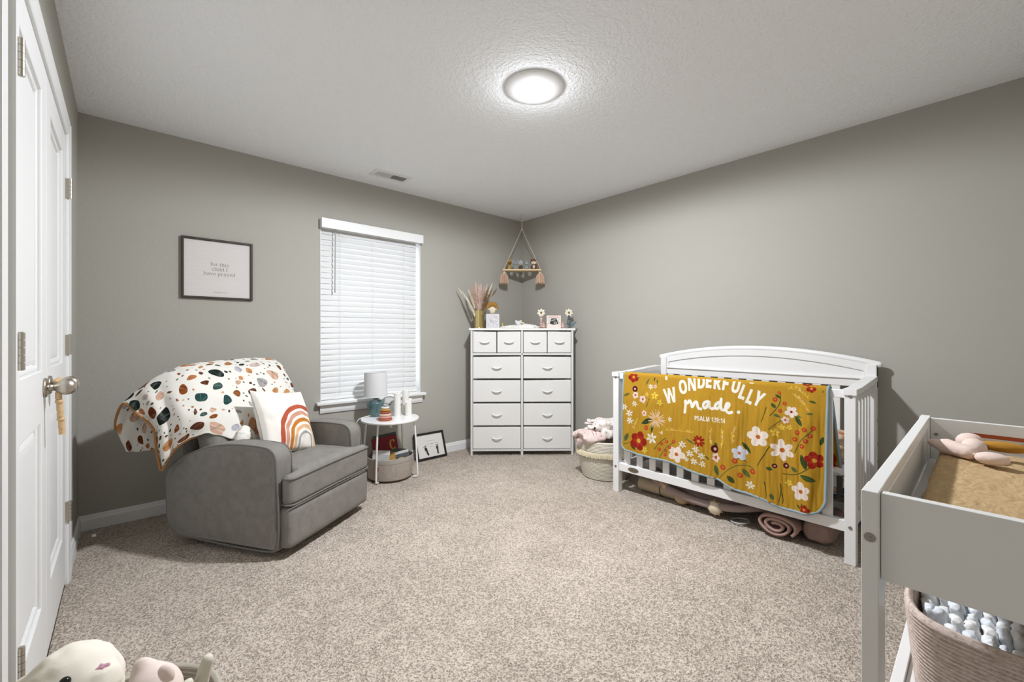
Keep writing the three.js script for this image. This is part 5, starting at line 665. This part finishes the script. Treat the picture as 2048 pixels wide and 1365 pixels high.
// ---------------------------------------------------------------- rope basket with blankets by the crib
function ropeBasketGeo(profile, coil, wallT) {   // profile(t) -> [r, y]; stacked coils as bulges
  const pts = [[0, profile(0)[1]]], n = coil;
  for (let i = 0; i < n; i++) for (let k = 0; k <= 4; k++) { const t = (i + k / 4.0001) / n, [r, y] = profile(t); pts.push([r + 0.0035 * Math.sin(Math.PI * k / 4), y]); }
  const [rt, yt] = profile(1); pts.push([rt - wallT / 2, yt + 0.005], [rt - wallT, yt]); for (let i = 10; i >= 0; i--) { const [r, y] = profile(i / 10); pts.push([r - wallT, Math.max(y, profile(0)[1] + 0.01)]); } pts.push([0, profile(0)[1] + 0.01]);
  return lathe(pts, 80);
}
const ropeCream = M(0xdfd8c8, 0.95, { bumpMap: withRepeat(weave, 30, 4), bumpScale: 0.0015 });
const swaddle = canvasTex(512, 512, (c, w, h) => { c.fillStyle = '#e3dcd6'; c.fillRect(0, 0, w, h); const r = mulberry(81); for (let i = 0; i < 300; i++) { c.fillStyle = ['#c99a86', '#b8b0ae', '#9a7a70', '#d8b9a8', '#cfc6c4', '#a0654f'][i % 6]; c.globalAlpha = 0.7; c.beginPath(); c.ellipse(r() * w, r() * h, 3 + r() * 13, 2 + r() * 8, r() * 3, 0, 6.283); c.fill(); } });
const swPink = canvasTex(512, 512, (c, w, h) => { c.fillStyle = '#d9c6c0'; c.fillRect(0, 0, w, h); const r = mulberry(82); for (let i = 0; i < 420; i++) { c.fillStyle = ['#c07f7d', '#b9a9a7', '#d9a9a3', '#e6dcd6', '#9c6a6a'][i % 5]; c.globalAlpha = 0.75; c.beginPath(); c.ellipse(r() * w, r() * h, 2 + r() * 9, 2 + r() * 6, r() * 3, 0, 6.283); c.fill(); } });
{
  const B = [3.135, 0, 1.438];
  const b = thing('rope_basket', 'round cream rope basket with a fringed band beside the crib', 'basket', B);
  const prof = (t) => [lerp(0.185, 0.222, Math.sin(t * 1.9) ), 0.004 + t * 0.30];
  mesh('coils', ropeBasketGeo(prof, 27, 0.014), ropeCream, b);
  const r = mulberry(83), list = []; for (let i = 0; i < 220; i++) { const a = i / 220 * 6.283, y = 0.225, rr = 0.226; list.push(tube([[Math.cos(a) * rr, y, Math.sin(a) * rr], [Math.cos(a) * (rr + 0.008), y - 0.014, Math.sin(a) * (rr + 0.008)], [Math.cos(a + 0.02 * (r() - 0.5)) * (rr + 0.011), y - 0.034 - r() * 0.008, Math.sin(a + 0.02 * (r() - 0.5)) * (rr + 0.011)]], 0.0034, 4, 4)); }
  mesh('fringe', merge(list), M(0xe2d6b8, 0.95), b).userData.kind = 'stuff';
  function wad(label, cx, cy, cz, rx, ry, rz, map, seed, tint = 0xffffff) {
    const g = nets((x, y, z) => ell(x, y, z, [cx, cy, cz], [rx, ry, rz]) + 0.022 * Math.sin(y * 70 + 3 * N3(x * 6 + seed, y * 6, z * 6)) * 0.5 + 0.018 * N3(x * 11 + seed, y * 11, z * 11), [cx - rx - 0.03, cy - ry - 0.03, cz - rz - 0.03], [cx + rx + 0.03, cy + ry + 0.03, cz + rz + 0.03], 0.012), uv = g.attributes.uv; for (let i = 0; i < uv.count; i++) uv.setXY(i, uv.getX(i) * 4, uv.getY(i) * 4);
    tag(mesh('baby_blanket', g, M(tint, 0.95, { map }), scene, B), label, 'blanket', 'blankets in the rope basket');
  }
  wad('rumpled pink speckled blanket hanging over the rope basket rim', -0.15, 0.325, -0.04, 0.105, 0.065, 0.13, swPink, 1);
  wad('rumpled white spotted blanket heaped on top of the rope basket', 0.02, 0.385, 0.03, 0.18, 0.075, 0.17, swaddle, 5);
  wad('cream blanket fold tucked in the rope basket under the white one', -0.06, 0.33, -0.08, 0.13, 0.06, 0.11, swaddle, 9, 0xf0e0c4);
}
// ---------------------------------------------------------------- under the crib
{
  const g = thing('play_arch', 'mauve padded play gym arch lying under the crib', 'play gym', [0, 0, 0]);
  const mauve = M(0x9d8a86, 0.9, { sheen: 0.3, sheenColor: new THREE.Color(0.5, 0.45, 0.43) });
  mesh('padded_arch', tube([[3.10, 0.125, 1.86], [3.00, 0.112, 1.98], [2.945, 0.085, 2.16], [2.935, 0.075, 2.34], [2.96, 0.085, 2.50], [3.03, 0.105, 2.62], [3.12, 0.115, 2.70]], 0.024, 70, 14), mauve, g);
  mesh('padded_arch', tube([[3.17, 0.13, 1.88], [3.06, 0.122, 2.02], [3.01, 0.10, 2.20], [3.0, 0.095, 2.36], [3.03, 0.105, 2.5], [3.1, 0.12, 2.60]], 0.022, 60, 14), mauve, g);
  mesh('wood_joint', capRod([2.985, 0.108, 2.02], [2.968, 0.10, 2.065], 0.0258, 14), M(0xcdb08a, 0.6), g);
  const m = thing('rolled_mat', 'beige play mat rolled up under the crib', 'mat', [0, 0, 0]), mat = M(0xb5a48c, 0.9);
  const sp = (z0, z1, cx, cy, r0, name, mm) => { const pts = []; for (let i = 0; i <= 90; i++) { const a = i / 90 * 6.283 * 2.6, rr = r0 - 0.010 * a / 6.283 * 1.0; pts.push([cx + Math.cos(a + 1.2) * rr, cy + Math.sin(a + 1.2) * rr]); } return sheet((u, v) => { const f = u * 90, i = Math.min(89, Math.floor(f)), t = f - i; return [lerp(pts[i][0], pts[i + 1][0], t), lerp(pts[i][1], pts[i + 1][1], t), lerp(z0, z1, v)]; }, 110, 6, 0.006); };
  mesh('roll', sp(1.83, 2.20, 3.035, 0.052, 0.049).rotateY(0), mat, m);
  mesh('lining', sp(1.826, 1.90, 3.035, 0.052, 0.045), M(0xd3cfca, 0.8), m);
  mesh('tie', new THREE.TorusGeometry(0.0515, 0.003, 8, 36).translate(3.035, 0.053, 2.0), M(0x5d4a3a, 0.8), m);
  const pot = tag(mesh('plush_pod', nets((x, y, z) => smin(ell(x, y, z, [2.99, 0.045, 2.16], [0.04, 0.045, 0.05]), ell(x, y, z, [3.03, 0.03, 2.22], [0.03, 0.028, 0.04]), 0.02), [2.93, -0.005, 2.08], [3.08, 0.10, 2.28], 0.008), M(0xb39c7c, 0.95), scene), 'small beige plush pod under the mauve play arch', 'toy');
  const sun = thing('sun_rattle', 'beige sun-shaped rattle on the carpet under the crib', 'toy', [2.935, 0.0, 2.40]);
  mesh('face', new THREE.SphereGeometry(1, 20, 14).scale(0.028, 0.042, 0.042).translate(0, 0.046, 0), M(0xd9cbb2, 0.9), sun);
  for (let i = 0; i < 10; i++) { const a = i / 10 * 6.283; mesh('ray', new THREE.ConeGeometry(0.013, 0.026, 10).rotateX(0).translate(0, 0.048, 0), M(0xb79a66, 0.9), sun, [0, 0.046, 0], [a, 0, 0]).scale.set(0.7, 0.88, 1); }
  sun.position.y = 0.018;
  const ring = tag(mesh('clear_ring', new THREE.TorusGeometry(0.05, 0.005, 10, 40).rotateX(Math.PI / 2 - 0.12).translate(2.975, 0.014, 2.535), new THREE.MeshPhysicalMaterial({ color: 0xe9e6e2, roughness: 0.2, transmission: 0.6, thickness: 0.01, ior: 1.45 }), scene), 'clear plastic ring lying beside the sun rattle', 'toy');
  const q = thing('rolled_quilt', 'dusty pink quilt rolled up under the crib', 'blanket', [0, 0, 0]), pink = M(0xa98a80, 0.95, { sheen: 0.3, sheenColor: new THREE.Color(0.5, 0.4, 0.38) });
  const spiral = (x0, x1, cy, cz, ry, rz, th, turns) => sheet((u, v) => { const a = u * 6.283 * turns - 0.6, k = 1 - u * 0.78, wob = 1 + 0.05 * Math.sin(a * 3 + v * 5) + 0.03 * Math.sin(v * 20); return [lerp(x0, x1, v), Math.max(cy + Math.sin(a) * ry * k * wob, 0.012), cz + Math.cos(a) * rz * k * wob]; }, 130, 26, th);
  mesh('roll', spiral(2.905, 3.30, 0.072, 2.745, 0.062, 0.098, 0.014, 2.5), pink, q);
  const q2 = tag(mesh('folded_mat', nets((x, y, z) => rbox(x, y, z, [3.14, 0.075, 2.92], [0.16, 0.065, 0.07], 0.04) + 0.008 * N3(x * 14, y * 14, z * 14), [2.95, 0, 2.82], [3.33, 0.16, 3.02], 0.012), M(0x9f867c, 0.95), scene), 'folded mauve play mat behind the rolled quilt', 'mat');
}

// ---------------------------------------------------------------- changing table at the right
const CT = { x0: 1.045, x1: 1.985, z0: 3.402, z1: 3.885, top: 0.90 };
{
  const c = thing('changing_table', 'white open changing table with panelled ends and a middle shelf', 'changing table', [0, 0, 0]), { x0, x1, z0, z1, top } = CT;
  for (const x of [x0, x1 - 0.062]) for (const z of [z0, z1 - 0.021]) mesh('post', bx(x, x + 0.062, 0, top, z, z + 0.021, 0.002), paintWhite, c);
  for (const x of [x0 + 0.014, x1 - 0.03]) mesh('end_panel', bx(x, x + 0.016, 0.765, top - 0.003, z0 + 0.0215, z1 - 0.0215, 0.0015), paintWhite, c);
  for (const z of [z0 + 0.001, z1 - 0.020]) {
    mesh('side_rail', bx(x0 + 0.0622, x1 - 0.0622, top - 0.022, top - 0.001, z, z + 0.019, 0.0015), paintWhite, c);
    mesh('side_panel', bx(x0 + 0.0622, x1 - 0.0622, 0.765, top - 0.034, z + 0.004, z + 0.015, 0.0015), paintWhite, c);
    mesh('shelf_lip', bx(x0 + 0.0622, x1 - 0.0622, 0.425, 0.448, z, z + 0.019, 0.0015), paintWhite, c);
  }
  mesh('deck', bx(x0 + 0.031, x1 - 0.031, 0.767, 0.779, z0 + 0.02, z1 - 0.02, 0.001), paintWhite, c);
  mesh('shelf', bx(x0 + 0.003, x1 - 0.003, 0.426, 0.438, z0 + 0.0215, z1 - 0.0215, 0.001), paintWhite, c);
  mesh('lower_shelf', bx(x0 + 0.003, x1 - 0.003, 0.10, 0.112, z0 + 0.0215, z1 - 0.0215, 0.001), paintWhite, c);
  const bolt = merge([cyl(0.0072, 0.0066, 0.0015, 24), cyl(0.0030, 0.0026, 0.0024, 6)]).rotateZ(Math.PI / 2);
  mesh('bolt', bolt, boltMat, c, [x0 - 0.0002, 0.83, z0 + 0.0105]); mesh('bolt', bolt, boltMat, c, [x0 - 0.0002, 0.83, z1 - 0.0105]);
  mesh('bolt', cyl(0.004, 0.004, 0.002, 16).rotateZ(Math.PI / 2), boltMat, c, [x1 - 0.0302, 0.851, z0 + 0.034]);
  mesh('warning_label', new THREE.PlaneGeometry(0.17, 0.042).rotateY(-Math.PI / 2).translate(x1 - 0.0308, 0.846, 3.588), M(0xffffff, 0.6, { map: canvasTex(1024, 252, (k, w, h) => { k.fillStyle = '#cfc9bf'; k.fillRect(0, 0, w, h); k.fillStyle = '#a8481d'; k.fillRect(0, 0, w, 62); k.fillStyle = '#4a4643'; k.font = 'bold 34px sans-serif'; k.fillText('de grosse b', 450, 120); k.fillText('kars.', 560, 160); }) }), c).userData.label = 'orange and white warning label';
}
const muslinN = [tileR(14, 56, 91), tileR(40, 120, 92), tileR(150, 260, 93), tile(9, 94)];
const muslinBump = dataTex(1024, (u, v) => { const k = 0.06 * (muslinN[3](u, v) - 0.5); return 0.55 * muslinN[0](u, v + k) + 0.3 * muslinN[1](u, v + k) + 0.15 * muslinN[2](u, v); }, false, 2.2);
const muslinMap = dataTex(512, (u, v) => { const t = 0.4 * muslinN[0](u, v) + 0.35 * muslinN[1](u, v) + 0.25 * muslinN[2](u, v); return [lerp(172, 206, t), lerp(146, 178, t), lerp(110, 136, t)]; }, true, 2.2);
{
  const p = thing('changing_pad', 'contoured changing pad in a tan muslin cover', 'changing pad', [0, 0, 0]);
  mesh('cover', (() => { const g = nets((x, y, z) => rbox(x, y - 0.010 * Math.abs((z - 3.645) / 0.2) ** 2, z, [1.515, 0.795, 3.645], [0.405, 0.030, 0.198], 0.022) + 0.0016 * N2(x * 26, z * 120 + 2 * N2(x * 8, z * 8)) * sstep(y, 0.79, 0.82), [1.10, 0.755, 3.43], [1.94, 0.85, 3.86], 0.0065), P = g.attributes.position, uv = g.attributes.uv; for (let i = 0; i < P.count; i++) uv.setXY(i, P.getX(i), P.getZ(i) + P.getY(i)); return g; })(), M(0xffffff, 0.95, { map: muslinMap, bumpMap: muslinBump, bumpScale: 0.0022, specularIntensity: 0.15 }), p);
  mesh('strap', merge([bx(1.50, 1.53, 0.7835, 0.786, 3.436, 3.447, 0.001)]), M(0xd8d2c8, 0.9), p);
}
{
  const b = thing('bunny_lovey', 'pale pink knotted plush bunny with a mustard ear lying on the changing pad', 'plush toy', [1.80, 0.833, 3.50]), fur = M(0xe4cdc3, 0.95, { sheen: 0.4, sheenColor: new THREE.Color(0.8, 0.65, 0.6), sheenRoughness: 0.5 });
  mesh('body', nets((x, y, z) => { const A = smin(cap(x, y, z, [0.024, 0.016, -0.066], [-0.012, 0.018, -0.044], 0.009, 0.016), cap(x, y, z, [-0.022, 0.018, -0.034], [-0.054, 0.016, 0.004], 0.020, 0.016), 0.006), B = ell(x, y, z, [-0.080, 0.014, 0.042], [0.024, 0.015, 0.030]), Cc = ell(x, y, z, [0.060, 0.024, 0.004], [0.034, 0.023, 0.027]), D = ell(x, y, z, [-0.006, 0.022, 0.012], [0.040, 0.022, 0.024]); return smin(smin(A, B, 0.004), smin(Cc, D, 0.005), 0.005) + 0.0006 * N3(x * 120, y * 120, z * 120); }, [-0.13, -0.01, -0.09], [0.12, 0.06, 0.1], 0.005), fur, b);
  mesh('ear', nets((x, y, z) => ell(x, y, z, [0.02, 0.028, 0.062], [0.018, 0.013, 0.045]), [-0.02, 0.005, 0.005], [0.06, 0.05, 0.12], 0.005), gold, b).userData.label = 'mustard corduroy ear';
}
// pink rope basket of diapers on the shelf
{
  const rim = 0.628, y0 = 0.4395, b = thing('diaper_basket', 'blush pink rope basket full of diapers on the changing table shelf', 'basket', [1.425, y0, 3.612]);
  const Hh = rim - y0, sup = (a, n) => { const c = Math.cos(a), s = Math.sin(a); return Math.pow(Math.pow(Math.abs(c), n) + Math.pow(Math.abs(s), n), -1 / n); };
  const N = 96, rows = 26 * 4, pos = [], idx = [], ring = (t, inset, bulge) => { const e = lerp(0.90, 1, t), hx = 0.188 * e - inset + bulge, hz = 0.188 * e - inset + bulge, out = []; for (let i = 0; i < N; i++) { const a = i / N * 6.283185, q = sup(a, 4.2); out.push([Math.cos(a) * q * hx, t * Hh, Math.sin(a) * q * hz]); } return out; };
  const rings = []; rings.push(ring(0, 0.16, 0)); for (let j = 0; j <= rows; j++) rings.push(ring(j / rows, 0, 0.0026 * Math.abs(Math.sin(j / 4 * Math.PI)))); for (const [t, k] of [[1.03, 0.003], [1.035, 0.007], [1.0, 0.0115]]) rings.push(ring(t, k, 0)); for (let j = 8; j >= 0; j--) rings.push(ring(Math.max(0.06, j / 8), 0.012, 0)); rings.push(ring(0.06, 0.16, 0));
  rings.forEach((q) => q.forEach((p) => pos.push(...p))); for (let j = 0; j < rings.length - 1; j++) for (let i = 0; i < N; i++) { const a = j * N + i, c = j * N + (i + 1) % N, d = a + N, e = c + N; idx.push(a, d, c, c, d, e); }
  for (const [o, f] of [[0, 1], [(rings.length - 1) * N, 0]]) for (let i = 1; i < N - 1; i++) f ? idx.push(o, o + i, o + i + 1) : idx.push(o, o + i + 1, o + i);
  const g = new THREE.BufferGeometry(); g.setAttribute('position', new THREE.Float32BufferAttribute(pos, 3)); const uv = new Float32Array(pos.length / 3 * 2); for (let i = 0; i < uv.length / 2; i++) { uv[i * 2] = (i % N) / N; uv[i * 2 + 1] = Math.floor(i / N) / rings.length; } g.setAttribute('uv', new THREE.BufferAttribute(uv, 2)); g.setIndex(idx); g.computeVertexNormals();
  const sp = [tile(180, 95), tile(60, 96)], map = dataTex(512, (u, v) => { const t = sp[0](u, v) * 0.7 + sp[1](u, v) * 0.3, k = sstep(t, 0.25, 0.6); return [lerp(200, 226, k), lerp(178, 208, k), lerp(166, 198, k)]; }, true, 2, 1);
  mesh('coils', g, M(0xffffff, 0.95, { map, bumpMap: withRepeat(weave, 14, 4), bumpScale: 0.001 }), b);
  // folded diapers in rows
  const r = mulberry(97), white = [M(0xeceef0, 0.85), M(0xe3e8ee, 0.85), M(0xefefed, 0.85)], edge = M(0xa9bccd, 0.8);
  const shape = (seed) => nets((x, y, z) => rbox(x + 0.0025 * N3(y * 45 + seed, z * 40, 3), y, z + 0.0022 * N3(x * 60, y * 45, seed), [0, 0, 0], [0.0175, 0.030, 0.0082], 0.0062) + 0.0016 * N3(x * 85 + seed, y * 60, z * 85) + 0.0009 * N3(x * 200, y * 160, z * 200 + seed), [-0.024, -0.036, -0.014], [0.024, 0.036, 0.014], 0.0034);
  const geos = [1, 5, 9, 14].map(shape), band = box(0.0362, 0.009, 0.0172, 0.004, 2);
  for (let row = 0; row < 8; row++) for (let k = 0; k < 16; k++) {
    const x = 1.425 - 0.145 + row * 0.0405 + (r() - 0.5) * 0.004, z = 3.612 - 0.152 + k * 0.0198 + (r() - 0.5) * 0.003; const ox = Math.abs(x - 1.425) / 0.152, oz = Math.abs(z - 3.612) / 0.156; if (z > 3.72 || Math.pow(ox, 4) + Math.pow(oz, 4) > 1) continue;
    const d = thing('folded_diaper', 'white folded diaper packed on edge in the pink basket', 'diaper', [x, 0.578 + 0.012 * N2(row * 0.9, k * 0.5) + (r() - 0.5) * 0.008, z], (r() - 0.5) * 0.3, 'diapers in the pink basket'); d.rotation.x = -0.25 + (r() - 0.5) * 0.3; d.rotation.z = (r() - 0.5) * 0.25;
    mesh('pad', geos[Math.floor(r() * 4)], white[Math.floor(r() * 3)], d); mesh('waist_band', band, edge, d, [0, -0.012 - r() * 0.01, 0]);
  }
}

// ---------------------------------------------------------------- toy basket at the closet
{
  const B = [0.205, 0, 2.43], b = thing('toy_basket', 'cream rope toy basket beside the closet door', 'basket', B);
  mesh('coils', ropeBasketGeo((t) => [lerp(0.125, 0.152, Math.sin(t * 1.7)), 0.004 + t * 0.392], 34, 0.011), ropeCream, b);
  mesh('handle', tube([[0.0, 0.36, -0.153], [-0.03, 0.385, -0.168], [-0.06, 0.402, -0.165], [-0.085, 0.385, -0.152], [-0.09, 0.36, -0.134]], 0.008, 30, 8).scale(1, 1, 1), M(0x9a642f, 0.7), b).userData.label = 'tan leather handle';
  const lat = [0.7415, 0.671];   // across the basket, along which the bunny lies
  const cream = M(0xf0e9dc, 1);
  const g = thing('plush_bunny', 'large cream fluffy bunny plush with a pink nose in the toy basket', 'plush toy', [0.100, 0.318, 2.270], R(-42.1));
  mesh('body', nets((x, y, z) => smin(smin(smin(ell(x, y, z, [0.033, 0.095, 0.0], [0.082, 0.093, 0.08]), ell(x, y, z, [0.100, 0.122, 0.006], [0.028, 0.032, 0.036]), 0.006), ell(x, y, z, [-0.052, 0.05, 0.0], [0.07, 0.075, 0.075]), 0.04), ell(x, y, z, [-0.01, -0.04, 0.01], [0.09, 0.1, 0.075]), 0.05) + 0.0022 * N3(x * 24, y * 24, z * 24), [-0.15, -0.15, -0.1], [0.15, 0.20, 0.12], 0.0055), cream, g);
  mesh('eye', new THREE.SphereGeometry(0.009, 18, 14).translate(0.072, 0.160, 0.051), M(0x120f0e, 0.1), g);
  mesh('nose', nets((x, y, z) => smin(cap(x, y, z, [0.106, 0.154, 0.002], [0.094, 0.153, 0.014], 0.005, 0.004), cap(x, y, z, [0.096, 0.157, 0.004], [0.106, 0.151, 0.012], 0.003), 0.004), [0.07, 0.13, -0.02], [0.13, 0.175, 0.035], 0.0025), M(0xc99aa8, 0.8), g);
  const p = thing('plush_pig', 'pale pink plush lying face down in the toy basket', 'plush toy', [0.246, 0.358, 2.406], R(-42)); const pk = M(0xeedcd4, 1);
  mesh('body', nets((x, y, z) => smin(smin(ell(x, y, z, [0, 0.05, 0], [0.05, 0.062, 0.05]), ell(x, y, z, [-0.03, 0.10, -0.01], [0.018, 0.022, 0.014]), 0.02), ell(x, y, z, [-0.012, 0.0, 0.02], [0.06, 0.06, 0.055]), 0.03), [-0.09, -0.08, -0.07], [0.08, 0.14, 0.09], 0.0055), pk, p);
  mesh('ear', nets((x, y, z) => ell(x, y, z, [0.025, 0.095, 0.0], [0.018, 0.022, 0.012]), [-0.01, 0.06, -0.03], [0.06, 0.13, 0.03], 0.005), pk, p);
  const k = thing('knit_bunny', 'white knitted bunny with upright ears in the toy basket', 'plush toy', [0.304, 0.375, 2.485], R(-42)); const kn = M(0xe2dccd, 1);
  const kn_ = (x, y, z) => 0.0012 * Math.sin(y * 900) * Math.sin(x * 700 + z * 700);
  mesh('head', nets((x, y, z) => ell(x, y, z, [0, 0.03, 0], [0.036, 0.034, 0.034]) + kn_(x, y, z), [-0.05, -0.015, -0.05], [0.05, 0.08, 0.05], 0.005), kn, k);
  mesh('ear', nets((x, y, z) => cap(x, y, z, [-0.004, 0.045, 0.018], [0.006, 0.092, 0.022], 0.014, 0.011) + kn_(x, y, z), [-0.03, 0.015, -0.01], [0.03, 0.12, 0.05], 0.004), kn, k);
  mesh('ear', nets((x, y, z) => cap(x, y, z, [0.004, 0.05, -0.005], [0.022, 0.118, -0.008], 0.0145, 0.0105) + kn_(x, y, z), [-0.02, 0.02, -0.03], [0.05, 0.14, 0.03], 0.004), kn, k);
  mesh('scarf', new THREE.TorusGeometry(0.03, 0.009, 10, 30).rotateX(Math.PI / 2).translate(0.002, 0.0, 0.0), M(0xc79a4a, 0.9), k);
}

scene.traverse((o) => { if (o.isMesh) { o.castShadow = o.receiveShadow = true; } });
renderer.render(scene, camera);
